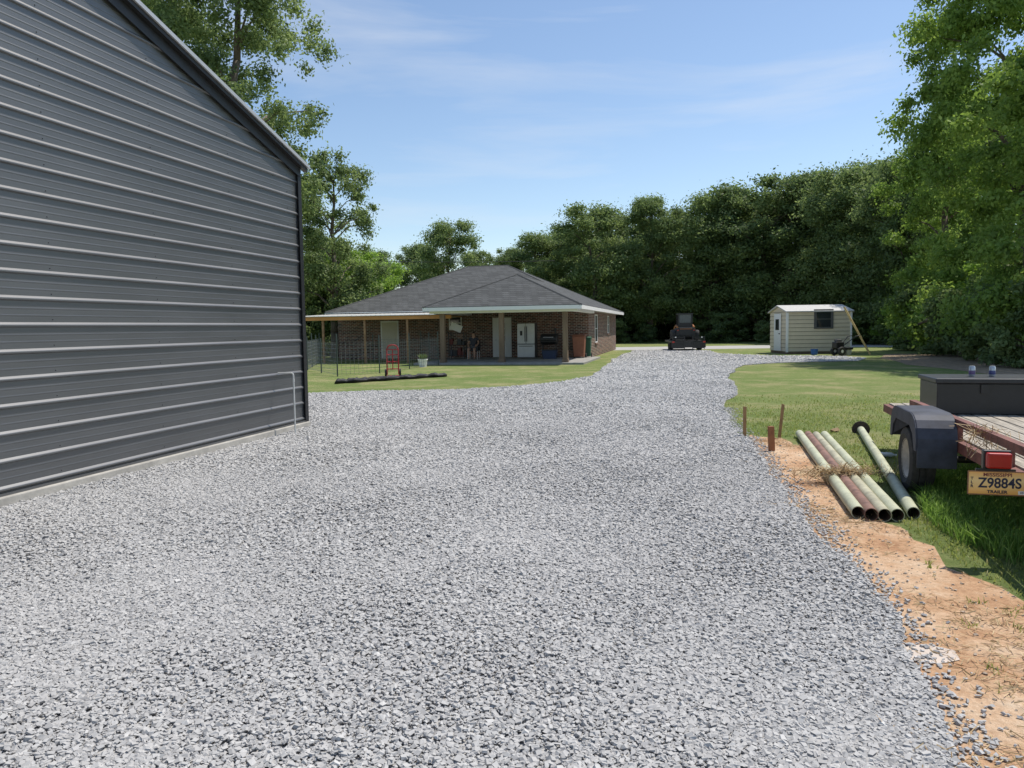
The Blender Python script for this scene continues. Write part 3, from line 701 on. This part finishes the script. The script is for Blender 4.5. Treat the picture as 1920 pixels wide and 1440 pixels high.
q=G(1513,664); o=MB().lathe([(0,0),(.14,0),(.18,.3),(.19,.3),(.16,.02),(0,.02)],18).build('bucket',mat('blue_bucket',(.03,.12,.4),.4),None,smooth='a'); o.location=(q.x,q.y-1,0); tag(o,'small blue bucket on the grass before the shed','bucket')
# ---------------------------------------------------------------- equipment trailer + loader (far end)
q=G(1291,658); ES=.86
t=thing('equipment_trailer','black flatbed equipment trailer parked at the far end of the drive','trailer',(q.x,q.y,0),R(-6),scale=ES)
MB().bb(-1.25,1.25,0,5.2,.62,.74).build('deck',black,t)
for s in(-1,1):
    for y_ in(1.9,2.8):
        w=MB().lathe([(.1,-.12),(.34,-.13),(.38,-.08),(.38,.08),(.34,.13),(.1,.12)],20,Matrix.Translation((s*1.08,y_,.38))@Matrix.Rotation(R(90),4,'Y')).build('wheel',rubber,t,smooth='a')
    r=MB(); r.bb(s*.72-.45,s*.72-.40,-.08,-.02,.15,1.1); r.bb(s*.72+.40,s*.72+.45,-.08,-.02,.15,1.1)
    for k in range(7): r.bb(s*.72-.40,s*.72+.40,-.07,-.03,.2+k*.13,.26+k*.13)
    r.build('loading_ramp',black,t)
    MB().bb(s*1.12-.09,s*1.12+.09,-.11,-.081,.62,.72).build('tail_light',mat('red_lens',(.5,.02,.01),.3),t)
    MB().bb(s*.95-.05,s*.95+.05,-.11,-.082,.98,1.06).build('reflector',white,t)
MB().bb(-1.25,1.25,-.02,-.0,.25,.615).build('rear_bumper',black,t)
MB().path([(-.8,5.2,.68),(0,6.6,.5),(.8,5.2,.68)],.06).build('drawbar',black,t)
q2=Vector((q.x,q.y,0))+ES*(Matrix.Rotation(R(-6),3,'Z')@Vector((-.02,1.6,.745)))
tan=mat('dark_machine_paint',(.035,.033,.03),.5,var=.2); orange=mat('orange_machine_paint',(.42,.16,.04),.5)
t=thing('skid_steer_loader','compact skid steer loader with dark cab carried on the black flatbed','loader',tuple(q2),R(-6),scale=ES)
MB().prism([(-.72,.28),(.72,.28),(.72,.85),(.55,1.0),(-.55,1.0),(-.72,.85)],-.2,1.8).build('chassis',tan,t,bevel=.03)
MB().bb(-.5,.5,-.24,-.205,.4,.92).build('engine_door',black,t,bevel=.02)
MB().bb(-.45,.45,-.255,-.242,.86,.905).build('stripe',orange,t)
cab=MB()
for s in(-1,1):
    for y_ in(.35,1.5): cab.bb(s*.5-.05,s*.5+.05,y_-.05,y_+.05,1.0,1.98)
cab.bb(-.58,.58,.28,1.6,1.98,2.08); cab.bb(-.44,.44,.31,.34,1.0,1.35)
c=cab.build('cab',black,t); MB().bb(-.44,.44,.345,.355,1.35,1.98).build('rear_glass',mat('cab_glass',(.10,.12,.13),.2),c)
MB().bb(-.25,.25,.7,.85,1.0,1.6).build('seat',orange,t,bevel=.03)
for s in(-1,1):
    MB().path([(s*.62,-.05,1.0),(s*.62,.9,1.15),(s*.62,2.1,.9),(s*.62,2.5,.35)],[.07,.08,.07,.06],6).build('boom_arm',orange,t)
    for y_ in(.25,1.35): MB().lathe([(.1,-.13),(.36,-.14),(.4,-.08),(.4,.08),(.36,.14),(.1,.13)],20,Matrix.Translation((s*.87,y_,.4))@Matrix.Rotation(R(90),4,'Y')).build('wheel',rubber,t,smooth='a')
    MB().bb(s*.6-.06,s*.6+.06,-.23,-.203,.75,.82).build('tail_light',mat('red_lens2',(.5,.02,.01),.3),t)
MB().prism([(2.45,.05),(3.1,.05),(3.1,.12),(2.6,.15),(2.6,.6),(2.45,.6)],-.9,.9,axis='x').build('bucket',black,t)
# ---------------------------------------------------------------- foreground utility trailer
rotT=math.atan2(-.27,.963); ZS=.955
TO=Vector((4.04,6.92,0))
tr=thing('utility_trailer','rust red utility trailer with worn plank deck and grey fenders at right edge','trailer',tuple(TO),rotT); tr.scale=(1,1,ZS)
maroon=mat('rusty_maroon',(.17,.06,.045),.65,var=.5,scale=9,bump=.3)
wood=mat('weathered_plank',(.36,.32,.26),.85,var=.5,scale=5,stretch=(6,.5,1),bump=.6,bscale=25)
greyf=mat('faded_navy_plastic',(.050,.055,.073),.65,var=.35,scale=5,spec=.35)
BW=1.9;Y_0=-2.6;Y_1=3.3
pk=MB();x=.04;i=0
while x<BW-.1:
    w=.138; pk.bb(x,x+w,Y_0+.05+random.uniform(0,.02),Y_1,.585+random.uniform(-.004,.004),.62+random.uniform(-.006,.006)); x+=w+.014
pk.build('plank_deck',wood,tr,bevel=.004)
fr=MB()
for xx in(0,BW):
    fr.bb(xx-.03,xx+.03,Y_0,Y_1,.50,.60)
fr.bb(0.03,BW-.03,Y_0-.03,Y_0+.03,.50,.60); fr.bb(.03,BW-.03,Y_1-.03,Y_1+.03,.50,.60)
for k in range(6): fr.bb(.03,BW-.03,Y_0+.9+k*.9,Y_0+.95+k*.9,.50,.575)
fr.build('chassis_frame',maroon,tr)
for xx in(0,BW):
    a_=MB(); a_.bb(xx-.032,xx+.032,Y_0,1.8,.80,.808); a_.bb(xx-.032,xx-.024,Y_0,1.8,.74,.80); a_.build('side_rail',maroon,tr)
    for yy in(Y_0+.04,-1.35,-.05,1.1,1.75): MB().bb(xx-.022,xx+.022,yy-.022,yy+.022,.60,.799).build('rail_post',maroon,tr)
tg=MB(); tg.path([(.35,Y_1,.53),(BW/2,Y_1+1.3,.5)],.05,6); tg.path([(BW-.35,Y_1,.53),(BW/2,Y_1+1.3,.5)],.05,6); tg.build('drawbar',maroon,tr)
MB().tube((BW/2,Y_1+1.25,0.02),(BW/2,Y_1+1.25,.85),.035).build('jack',steel,tr)
rimm=mat('dusty_rim',(.46,.42,.36),.6,var=.3)
for sgn,bx in((-1,-.03),(1,BW+.03)):
    x0_,x1_=(bx-.33,bx-.0) if sgn<0 else (bx,bx+.33)
    pr_=[(-.12,.34),(-.12,.62),(-.09,.72),(-.03,.79),(.05,.83),(.14,.845),(.80,.845),(.92,.80),(1.0,.69),(1.02,.50)]
    inn=[(y+(.012 if i_<3 else -.012 if i_>6 else 0),z-(.012 if 2<=i_<=7 else 0)) for i_,(y,z) in enumerate(pr_)]
    fm=MB(); fm.prism(pr_+inn[::-1],x0_,x1_,axis='x')
    lip=[(-.12,.50),(-.12,.62),(-.09,.72),(-.03,.79),(.05,.83),(.14,.845),(.80,.845),(.92,.80),(1.0,.69),(1.02,.50),(.94,.50),(.88,.64),(.75,.715),(.16,.715),(.03,.65),(-.04,.50)]
    if sgn<0: fm.prism(lip,x0_-.013,x0_-.001,axis='x')
    else: fm.prism(lip,x1_+.001,x1_+.013,axis='x')
    fm.build('fender',greyf,tr,bevel=.008)
    M=Matrix.Translation((bx+sgn*.215,.42,.345))@Matrix.Rotation(R(90)*sgn,4,'Y')
    w=MB().lathe([(.19,-.09),(.25,-.115),(.315,-.10),(.335,-.07),(.335,-.035),(.325,-.03),(.325,-.01),(.335,-.005),(.335,.03),(.325,.035),(.335,.045),(.335,.07),(.315,.10),(.25,.115),(.19,.09)],36,M).build('wheel',rubber,tr,smooth='a')
    MB().lathe([(0,.02),(.07,.02),(.08,.05),(.12,.03),(.16,.045),(.185,.085),(.20,.095),(.20,-.08),(0,-.08)],28,M).build('rim',rimm,w,smooth='a')
MB().tube((-.2,.42,.345),(BW+.2,.42,.345),.035).build('axle',black,tr)
# light + plate bracket
bx,by=-.26,-1.90
MB().bb(-.24,-.03,by+.03,by+.06,.56,.60).build('light_bracket',maroon,tr)
tl=MB().bb(bx-.065,bx+.085,by-.045,by+.01,.685,.795).build('tail_light',mat('red_tail_lens',(.42,.02,.015),.3,var=.15),tr,bevel=.012)
MB().bb(bx-.075,bx+.095,by+.011,by+.06,.672,.807).build('housing',black,tl,bevel=.006)
pw,ph=.355,.165; pz=.575
plate=MB(); plate.bb(bx-pw/2+.01,bx+pw/2+.01,by-.004,by,pz-ph/2,pz+ph/2)
def platemat():
    m,nt,b=newmat('plate_cream'); L=nt.links.new; tc=N(nt,'ShaderNodeTexCoord'); s=N(nt,'ShaderNodeSeparateXYZ'); L(tc.outputs['Object'],s.inputs[0])
    mr=N(nt,'ShaderNodeMapRange'); mr.inputs[1].default_value=pz-ph/2; mr.inputs[2].default_value=pz+ph/2; L(s.outputs[2],mr.inputs[0])
    r=ramp(nt,[(0,(.90,.42,.09)),(.3,(.95,.60,.22)),(.6,(.95,.68,.30)),(1,(.90,.48,.14))]); L(mr.outputs[0],r.inputs[0]); L(r.outputs[0],b.inputs['Base Color']); b.inputs['Roughness'].default_value=.4; return m
plate=plate.build('licence_plate',platemat(),tr)
frm=MB()
for a_,b_,c_,d_ in[(-pw/2-.0,pw/2,ph/2-.003,ph/2+.004),(-pw/2,pw/2,-ph/2-.004,-ph/2+.003),(-pw/2-.004,-pw/2+.003,-ph/2,ph/2),(pw/2-.003,pw/2+.004,-ph/2,ph/2)]:
    frm.bb(bx+.01+a_,bx+.01+b_,by-.007,by-.0045,pz+c_,pz+d_)
frm.build('plate_rim',mat('plate_edge',(.25,.12,.06),.5),plate)
MB().bb(bx-.12,bx+.12,by+.002,by+.02,pz-.05,.675).build('plate_bracket',black,plate)
ink=mat('plate_ink',(.02,.02,.05),.5,var=.02)
def text(s,x,z,size,parent,m,off=0,rot=0,sx=1,name='lettering',spacing=1,width=None,bold=.0):
    cu=bpy.data.curves.new('t','FONT'); cu.body=s; cu.size=size; cu.align_x='CENTER'; cu.align_y='CENTER'; cu.extrude=.0006; cu.space_character=spacing; cu.offset=bold
    o=bpy.data.objects.new('t',cu); col.objects.link(o)
    dg=bpy.context.evaluated_depsgraph_get(); me=bpy.data.meshes.new_from_object(o.evaluated_get(dg)); bpy.data.objects.remove(o)
    vs=[v.co for v in me.vertices]; w=max(v.x for v in vs)-min(v.x for v in vs); k=(width/w if width else sx)
    M=Matrix.Translation((x,by-.0052,z))@Matrix.Rotation(rot,4,'Y')@Matrix.Rotation(R(90),4,'X')@Matrix.Diagonal((k,1,1,1))
    me.transform(M); me.materials.clear(); me.materials.append(m)
    o=bpy.data.objects.new(name,me); col.objects.link(o); o.parent=parent
    return o
pcx=bx+.01
text('Z9884S',pcx+.014,pz-.002,.100,plate,ink,width=.262,bold=.0020)
text('MISSISSIPPI',pcx,pz+.059,.036,plate,mat('plate_red',(.20,.04,.04),.5),width=.17,bold=.0007)
text('TRAILER',pcx,pz-.063,.030,plate,ink,width=.125,bold=.0010)
for k,ch in enumerate('TLR'): text(ch,pcx-.154,pz+.030-k*.028,.028,plate,ink,bold=.0008)
MB().bb(pcx+.125,pcx+.168,by-.0062,by-.0046,pz-.077,pz-.051).build('sticker',white,plate)
text('09',pcx+.146,pz-.064,.021,plate,ink,name='sticker_lettering').location.y=-.0015
MB().path([(-.05,by+.1,.60),(-.12,by+.06,.54),(-.16,by+.03,.62),(-.2,by+.02,.70)],.006).build('wiring',black,tr)
# toolbox
def tw(x,y,z=0): return TO+Matrix.Rotation(rotT,3,'Z')@Vector((x,y,z))
BZ=.627*ZS
t=thing('toolbox','long black steel toolbox lying across the front of the trailer deck','toolbox',tuple(tw(.26,0,BZ)),rotT)
MB().bb(.02,1.64,1.95,2.75,0,.35).build('body',black,t,bevel=.01)
MB().bb(0,1.66,1.92,2.78,.352,.405).build('lid',mat('box_lid',(.026,.028,.034),.4,var=.25),t,bevel=.01)  # lid colour slightly paler and bluer than the body, painting sky reflection
for xx in(.5,1.2): MB().bb(xx-.04,xx+.04,1.925,1.949,.24,.34).build('latch',black,t)
silver=mat('can_silver',(.55,.56,.58),.3,metal=.5); cbl=mat('can_blue',(.08,.09,.24),.35,metal=.3)
for i,(px,lb) in enumerate([(1822,'silver drink can with violet band standing left on the black toolbox'),(1860,'silver drink can with blue band standing right on the black toolbox')]):
    zt_=BZ+.406; w=G(px,712,zt_)
    yl_=(w-TO).dot(Vector((math.sin(-rotT),math.cos(rotT),0)))
    if not 2.0<yl_<2.7: w=w+(2.35-yl_)*Vector((w.x,w.y,0)).normalized()
    c=thing('drink_can',lb,'can',(w.x,w.y,zt_))
    MB().lathe([(0,0),(.028,0),(.034,.012),(.034,.108),(.027,.120),(.027,.124),(0,.122)],18).build('body',silver,c,smooth='a')
    MB().lathe([(.0345,.025),(.0347,.026),(.0347,.07),(.0345,.071)],18).build('band',[mat('can_violet',(.16,.10,.24),.35),cbl][i],c,smooth='a')
x=rng.normal(0,.04,160);y=rng.normal(0,.14,160)
o=straws('straw_clump',x,y,.02+rng.uniform(-.18,.02,160),.13,straw_m,.004,.8); w=tw(-.03,-.85,.80*ZS); o.location=w; tag(o,'loose dry straw caught on the rust red trailer rail','straw'); o['kind']='stuff'
# ---------------------------------------------------------------- pipes
pale=mat('pale_green_pipe',(.48,.49,.34),.55,var=.22,scale=5,stretch=(1,1,1),bump=.15)
rusty=mat('rusty_pipe',(.22,.12,.09),.75,var=.45,scale=7,bump=.3)
palerust=mat('pale_green_rust_pipe',(.42,.40,.28),.65,var=.4,scale=4)
inside=mat('pipe_inside',(.12,.07,.04),.9)
PR=.055
def pipe(n0,n1,m,label,flange=False,r=PR,zoff=0):
    A=G(*n0,z=r+zoff);B=G(*n1,z=r+zoff)
    d=B-A; L=d.length; t=thing('steel_pipe',label,'pipe',tuple(A)); t.rotation_euler=d.to_track_quat('Z','Y').to_euler()
    MB().lathe([(r-.006,0),(r,0),(r,L),(r-.006,L)],24).build('pipe_wall',m,t,smooth='a')
    MB().lathe([(r-.006,0.001),(r-.006,L-.001)],24).build('bore',inside,t,smooth=True)
    if flange:
        fm=mat('flange_rust',(.07,.05,.04),.8,var=.3); FL=MB().lathe([(r+.001,L-.02),(.125,L-.02),(.125,L),(r+.001,L)],24).build('flange',fm,t,smooth='a')
        for k in range(8):
            th=k*math.pi/4; MB().tube((.10*math.cos(th),.10*math.sin(th),L-.035),(.10*math.cos(th),.10*math.sin(th),L-.021),.012,n=6).build('bolt',black,FL)
pipe((1609,961),(1499,813),pale,'pale green steel pipe, leftmost of the row lying on dirt')
pipe((1634,965),(1515,815),rusty,'rusty brown steel pipe second from left in the row')
pipe((1659,966),(1530,816),palerust,'rust stained pale pipe third from left in the row')
pipe((1683,966),(1546,815),pale,'pale green pipe touching the rust stained one, fourth from left')
pipe((1713,962),(1614,805),pale,'pale green pipe with a dark bolted flange on its far end',True,r=.052)
w=G(1580,888,.1); n=700
x=rng.normal(0,.22,n);y=rng.normal(0,.08,n)
o=straws('straw_bundle',x,y,rng.normal(.045,.03,n),.14,straw_m,.005,.5); o.location=(w.x,w.y,.07); tag(o,'dry straw heaped across the middle of the pipe row','straw'); o['kind']='stuff'
# stakes
def stake(n,h,w,tilt,m,label,lean=0):
    q=G(*n); t=MB(); a=w/2
    t.add([(-a,-a*.6,-.1),(a,-a*.6,-.1),(a,a*.6,-.1),(-a,a*.6,-.1),(-a,-a*.6,h),(a,-a*.6,h*.985),(a,a*.6,h*.985),(-a,a*.6,h)],[(0,1,2,3),(4,5,6,7),(0,1,5,4),(1,2,6,5),(2,3,7,6),(3,0,4,7)])
    o=t.build('wooden_stake',m,None,bevel=.003); o.location=q; o.rotation_euler=(0,tilt,.3); tag(o,label,'stake')
stm=mat('stake_wood',(.34,.20,.09),.8,var=.3); stm2=mat('stake_redwood',(.30,.13,.06),.85,var=.3)
stake((1396,819),.45,.045,0,stm,'tall thin wooden stake left of the dirt at the gravel edge')
stake((1461,822),.50,.04,R(7),stm,'thin wooden stake leaning right behind the short thick one')
stake((1447,846),.33,.075,R(-3),stm2,'short thick reddish wooden stake at the head of the dirt')
q=G(1565,810); o=rocks('clod',np.array([[0,0,0.]]),.07,.075,mat('clod_brown',(.28,.19,.10),.95,var=.3)); o.location=q; tag(o,'brown clod of earth on the lawn beside the pipe ends','clod')
q=G(1662,858); t=thing('plastic_bottle','clear crumpled plastic bottle on the grass between pipe and trailer wheel','bottle',(q.x,q.y,.035)); t.rotation_euler=(R(90),R(10),R(70))
clear=mat('clear_plastic',(.6,.65,.65),.15,var=.1)
MB().lathe([(0,-.1),(.03,-.1),(.033,-.06),(.029,-.03),(.033,0),(.030,.03),(.033,.05),(.012,.09),(.012,.10),(0,.10)],16).build('bottle_body',clear,t,smooth=True); MB().tube((0,0,.1),(0,0,.115),.014).build('cap',white,t)
sheet('dried_mud_patch',jag([g2(*p) for p in [(1690,1218),(1735,1210),(1790,1222),(1800,1240),(1740,1247),(1700,1238)]],.012,.06),.008,mat('pale_mud',(.55,.47,.40),.9,var=.1))
# ---------------------------------------------------------------- trees
def tree_data(seed,H,Rr,z0,nc,nl,ls,style='oak',m=leaf_oak,cs=1.0):
    g=np.random.default_rng(seed); C=[];CR=[]
    while len(C)<nc:
        u=g.uniform(0,1)
        if style=='oak': pr_=math.sin(math.pi*min(1,.12+.80*u))**.55
        elif style=='tall': pr_=(.62+.38*math.sin(math.pi*(u*1.0+.02)))*(1 if u<.75 else (1-(u-.75)/.40))
        elif style=='cyp': pr_=(.85+.15*math.sin(u*9+seed))*(1-.12*u if u<.5 else .94-1.2*(u-.5)**1.4)
        else: pr_=math.sin(math.pi*min(1,.25+.7*u))**.5
        th=g.uniform(0,2*np.pi); rr=Rr*pr_*g.uniform(.15,1)**.6*g.uniform(.72,1.15)
        C.append((rr*math.cos(th),rr*math.sin(th),z0+(H-z0)*u*.95)); CR.append(Rr*g.uniform(.11,.26)*cs)
    C=np.array(C);CR=np.array(CR)
    w=CR**2/np.sum(CR**2); ci=g.choice(nc,size=nl,p=w)
    d=g.normal(size=(nl,3)); d/=np.linalg.norm(d,axis=1)[:,None]
    rad=g.uniform(0.15,1,nl)**.45
    fz=.95 if style=='tall' else .72
    flat=np.array([1.15,1.15,fz])
    pos=C[ci]+d*flat*(CR[ci]*rad*(1+.42*g.normal(size=nl)))[:,None]
    if style in('cyp',): pos[:,2]-=.12*np.hypot(pos[:,0]-C[ci][:,0],pos[:,1]-C[ci][:,1])**2
    pos[:,2]=np.maximum(pos[:,2],.15)
    nrm=d+g.normal(size=(nl,3))*.8+np.array([0,0,.35]); nrm/=np.linalg.norm(nrm,axis=1)[:,None]
    a=np.cross(nrm,g.normal(size=(nl,3))); a/=np.linalg.norm(a,axis=1)[:,None]; b=np.cross(nrm,a)
    s=ls*g.uniform(.55,1.35,nl)[:,None]
    asp=.55
    v=np.stack([pos-a*s,pos-b*s*asp+a*s*.1,pos+a*s,pos+b*s*asp+a*s*.1],1)
    tone=np.clip(.6*g.normal(.5,.28,nc)[ci]+.4*g.uniform(0,1,nl),0,1)
    cr=fastmesh('crown',v.reshape(-1,3),np.arange(nl*4).reshape(-1,4),m,attr=np.repeat(tone,4))
    mb=MB(); r0=H*.018+.05; top=H*.86; pts=[];K=7
    for k in range(K+1):
        z=top*k/K; pts.append((.25*math.sin(k*1.3+seed)*(k>0)*H/15,.25*math.cos(k*1.7+seed)*(k>0)*H/15,z))
    rs=[r0*(1.5 if k==0 else 1-.85*k/K) for k in range(K+1)]
    mb.path(pts,rs,9)
    order=g.permutation(nc)[:min(nc,34)]
    for i in order:
        c=C[i]; zs=max(H*.1,min(top*.95,c[2]-.55*math.hypot(c[0],c[1])-.2)); kk=min(K-1,int(zs/top*K)); f_=zs/top*K-kk
        s_=Vector(pts[kk]).lerp(Vector(pts[kk+1]),f_); e=Vector(c); mid=s_.lerp(e,.5)+Vector((0,0,.12*(e-s_).length))
        r1=max(.03,rs[kk]*.4); mb.path([s_,mid,e],[r1,r1*.6,r1*.2],5)
    tk=mb.build('trunk',bark,None,smooth=True)
    cm,tm=cr.data,tk.data
    bpy.data.objects.remove(cr); bpy.data.objects.remove(tk)
    return cm,tm,H,Rr
def place(name,data,px,Y,topy,label,group=None,cat='tree',wide=1,rz=None,H=None):
    cm,tm,H0,R0=data
    h=H if H else ZT(topy,Y,px); s=h/H0
    p=AT(px,Y); t=thing(name,label,cat,(p.x,p.y,0),random.uniform(0,6.28) if rz is None else rz,group); t.scale=(s*wide,s*wide,s)
    for nm,me in(('trunk',tm),('crown',cm)):
        o=bpy.data.objects.new(nm,me); col.objects.link(o); o.parent=t
    return t
oakA=tree_data(11,15,4.6,2.4,105,48000,.125,cs=.97)
oakB=tree_data(12,15,5.0,2.6,115,48000,.125,m=leaf_dark,cs=.97)
oakC=tree_data(13,15,4.8,1.6,90,46000,.125,cs=.97)
oakD=tree_data(14,14,4.4,2.0,100,46000,.125,m=leaf_dark,cs=.97)
oakE=tree_data(24,15,5.0,2.2,80,44000,.125,cs=1.05)
lightT=tree_data(15,10,3.6,.8,65,28000,.12,m=leaf_light)
bushA=tree_data(16,4,2.3,.1,40,12000,.12,'bush',m=leaf_dark)
bushB=tree_data(17,4,2.2,.1,40,12000,.12,'bush',m=leaf_oak)
bushL=tree_data(18,4,2.2,.1,40,12000,.10,'bush',m=leaf_light)
tallL=tree_data(19,24,5.0,5,230,78000,.10,'tall',m=leaf_oak,cs=.68)
midL=tree_data(20,13,3.4,2.5,85,26000,.095,'tall',m=leaf_oak,cs=.76)
cyp=tree_data(21,20,6.6,1.0,280,135000,.10,'cyp',m=leaf_cyp,cs=.54)
cyp2=tree_data(22,17,5.0,.8,200,80000,.105,'cyp',m=leaf_cyp,cs=.60)
random.seed(21)
GW='oaks of the far tree line'
k=0
wall=[(955,82,462),(1008,78,438),(1058,86,432),(1112,76,382),(1172,84,398),(1222,76,366),(1282,84,402),(1330,76,362),(1385,80,352),(1432,74,326),(1482,72,322),(1538,76,345),(1590,66,305),(1645,62,310),(1710,56,280),(1790,56,250),(1870,54,230)]
wl=['at the left end of the far tree line behind the roof ridge','just right of the roof ridge','over the right roof slope','rounded top above the right roof slope','above the right eave of the house','between house and loader','just left of the loader','directly behind the loader','right of the loader','between loader and shed','left above the shed','directly above the shed','behind the shed at its right end','right of the shed','behind the bright feathery tree','deep behind the right hand trees','at the far right behind the feathery trees']
for (px,Y,ty),l in zip(wall,wl):
    d=[oakA,oakB,oakE,oakC,oakD][k%5] ; k+=1
    place('oak_tree',d,px,Y,ty,'dark green oak '+l,wide=random.uniform(.82,1.18)).__setitem__('group',GW)
for px,Y,ty in [(985,98,470),(1090,97,435),(1195,96,415),(1300,95,410),(1405,92,375),(1510,90,365),(1610,84,345),(1720,75,300),(1150,88,445)]:
    place('oak_tree',[oakB,oakD][k%2],px,Y,ty,'oak crown showing dimly behind the first row of the far tree line',group='second row oaks',wide=1.15); k+=1
for i,px in enumerate(range(930,1960,74)):
    Y=74+random.uniform(-1,4) if px<1300 else 72-(px-1300)/600*26+random.uniform(-1,3)
    place('understory_shrub',[bushA,bushB][i%2],px+random.uniform(-15,15),Y,0,'dark shrub in the shaded undergrowth of the far tree line',group='undergrowth shrubs',cat='shrub',H=random.uniform(1.6,3.4),wide=1.3)
for i,px in enumerate(range(920,2000,58)):
    Y=90 if px<1300 else 86-(px-1300)/600*28
    place('understory_shrub',bushA,px,Y,0,'dark shrub in the shaded undergrowth of the far tree line',group='undergrowth shrubs',cat='shrub',H=random.uniform(6,8),wide=1.3)
# middle, behind house
place('oak_tree',oakC,845,76,412,'broad green tree rising above the left half of the house roof')
place('oak_tree',oakA,785,82,455,'lower green tree left of the broad one above the roof')
place('oak_tree',oakA,905,90,468,'small distant tree just left of the roof ridge')
place('leafy_tree',lightT,668,52,468,'bright yellow green tree behind the lean-to roof',cat='tree')
place('leafy_tree',lightT,725,70,490,'small light green tree above the left roof eave')
place('oak_tree',oakB,700,84,468,'dark tree behind the bright green one left of the roof')
place('oak_tree',oakD,610,74,440,'dark tree behind the building corner')
place('magnolia_tree',bushB,612,50,522,'dense rounded magnolia left of the lean-to',wide=.8)
place('shrub',bushA,575,50,560,'dark shrub right beside the charcoal building corner',cat='shrub')
place('shrub',bushL,655,60,560,'light green shrub behind the end of the lean-to',cat='shrub')
place('shrub',bushA,700,64,545,'dark low shrub left of the house under the trees',cat='shrub')
place('shrub',bushB,540,58,520,'green shrub mostly hidden behind the charcoal building',cat='shrub')
place('oak_tree',tallL,455,42,0,'very tall open crowned tree rising behind the metal building roof',H=26,wide=.95,rz=1.0)
place('oak_tree',tallL,330,46,0,'tall tree further left behind the metal building roof',H=25,wide=1.0,rz=3.0)
place('oak_tree',midL,632,46,275,'slender mid height tree leaning out right of the tall one',wide=.95)
place('oak_tree',midL,560,52,330,'leafy tree seen just past the building corner trim',wide=1.2)
# right
place('feathery_tree',cyp,1930,34,0,'huge bright green feathery tree filling the upper right corner',H=22,wide=.85)
place('feathery_tree',cyp2,1775,44,130,'tall feathery green tree with drooping branches left of the huge one',wide=.92)
place('feathery_tree',cyp2,1712,56,330,'shorter feathery tree next to the shed side of the right hand woods')
place('feathery_tree',cyp2,2030,27,0,'nearer feathery tree cut by the right picture edge',H=15)
for px,Y,h,d,l in[(1705,55,3.8,bushL,'bright shrub right of the leaning pole'),(1750,44,4.0,bushB,'green shrub under the feathery trees'),(1800,36,3.2,bushA,'dark shrub in the shade at right'),(1870,31,3.0,bushB,'green shrub behind the toolbox'),(1950,27,3.0,bushA,'dark shrub at the right picture edge above the toolbox'),(1835,40,4.6,bushL,'tall light green shrub beneath the huge feathery tree'),(1765,54,6,bushA,'large dark shrub deep in the right hand shade'),(1900,38,5.5,bushA,'large dark shrub behind the right edge shrubs')]:
    place('shrub',d,px,Y,0,l,cat='shrub',H=h,wide=1.1)
# power line
a=Vector((-28,62,8.3));b=Vector((4,70,7.6)); pts=[a.lerp(b,k/12)-Vector((0,0,.5*math.sin(math.pi*k/12))) for k in range(13)]
o=MB().path([tuple(p) for p in pts],.025,5).build('power_cable',black); tag(o,'thin dark power cable strung behind the house roof','cable')
# ---------------------------------------------------------------- light
SAZ=R(58);SEL=R(62)
w=bpy.data.worlds.new('World'); bpy.context.scene.world=w; w.use_nodes=True; nt=w.node_tree; L=nt.links.new
bg=nt.nodes['Background']; sk=N(nt,'ShaderNodeTexSky',sky_type='NISHITA'); sk.sun_disc=False; sk.sun_elevation=SEL; sk.sun_rotation=SAZ; sk.air_density=1.0; sk.dust_density=.35; sk.ozone_density=1.4
tc=N(nt,'ShaderNodeTexCoord'); mp=N(nt,'ShaderNodeMapping'); mp.inputs['Scale'].default_value=(1.1,1.1,8.5); mp.inputs['Rotation'].default_value=(0,R(6),R(20)); mp.inputs['Location'].default_value=(.3,.7,.25); L(tc.outputs['Generated'],mp.inputs[0])
n1=N(nt,'ShaderNodeTexNoise'); n1.inputs['Scale'].default_value=1.9; n1.inputs['Detail'].default_value=9; n1.inputs['Roughness'].default_value=.55; n1.inputs['Distortion'].default_value=.4; L(mp.outputs[0],n1.inputs['Vector'])
r=ramp(nt,[(.50,(0,0,0)),(.78,(.42,.42,.42))]); L(n1.outputs[0],r.inputs[0])
mx=N(nt,'ShaderNodeMixRGB'); L(r.outputs[0],mx.inputs[0]); L(sk.outputs[0],mx.inputs[1]); mx.inputs[2].default_value=(5.6,5.8,6.1,1)
L(mx.outputs[0],bg.inputs[0]); bg.inputs[1].default_value=.15
sl=bpy.data.lights.new('sun','SUN'); sl.energy=4.8; sl.angle=R(.5); sl.color=(1,.94,.85)
so=bpy.data.objects.new('sun',sl); col.objects.link(so)
sd=Vector((math.sin(SAZ)*math.cos(SEL),math.cos(SAZ)*math.cos(SEL),math.sin(SEL))); so.rotation_euler=sd.to_track_quat('Z','Y').to_euler()
cam=bpy.data.cameras.new('camera'); co=bpy.data.objects.new('camera',cam); col.objects.link(co); co.location=(0,0,CH)
co.rotation_euler=(Matrix.Rotation(R(90)-AL,3,'X')@Matrix.Rotation(-RO,3,'Z')).to_euler()
cam.sensor_width=36; cam.lens=F/1920*36; cam.clip_end=1500; cam.clip_start=.05
sc=bpy.context.scene; sc.camera=co; sc.view_settings.view_transform='Standard'; sc.view_settings.look='None'; sc.view_settings.exposure=0
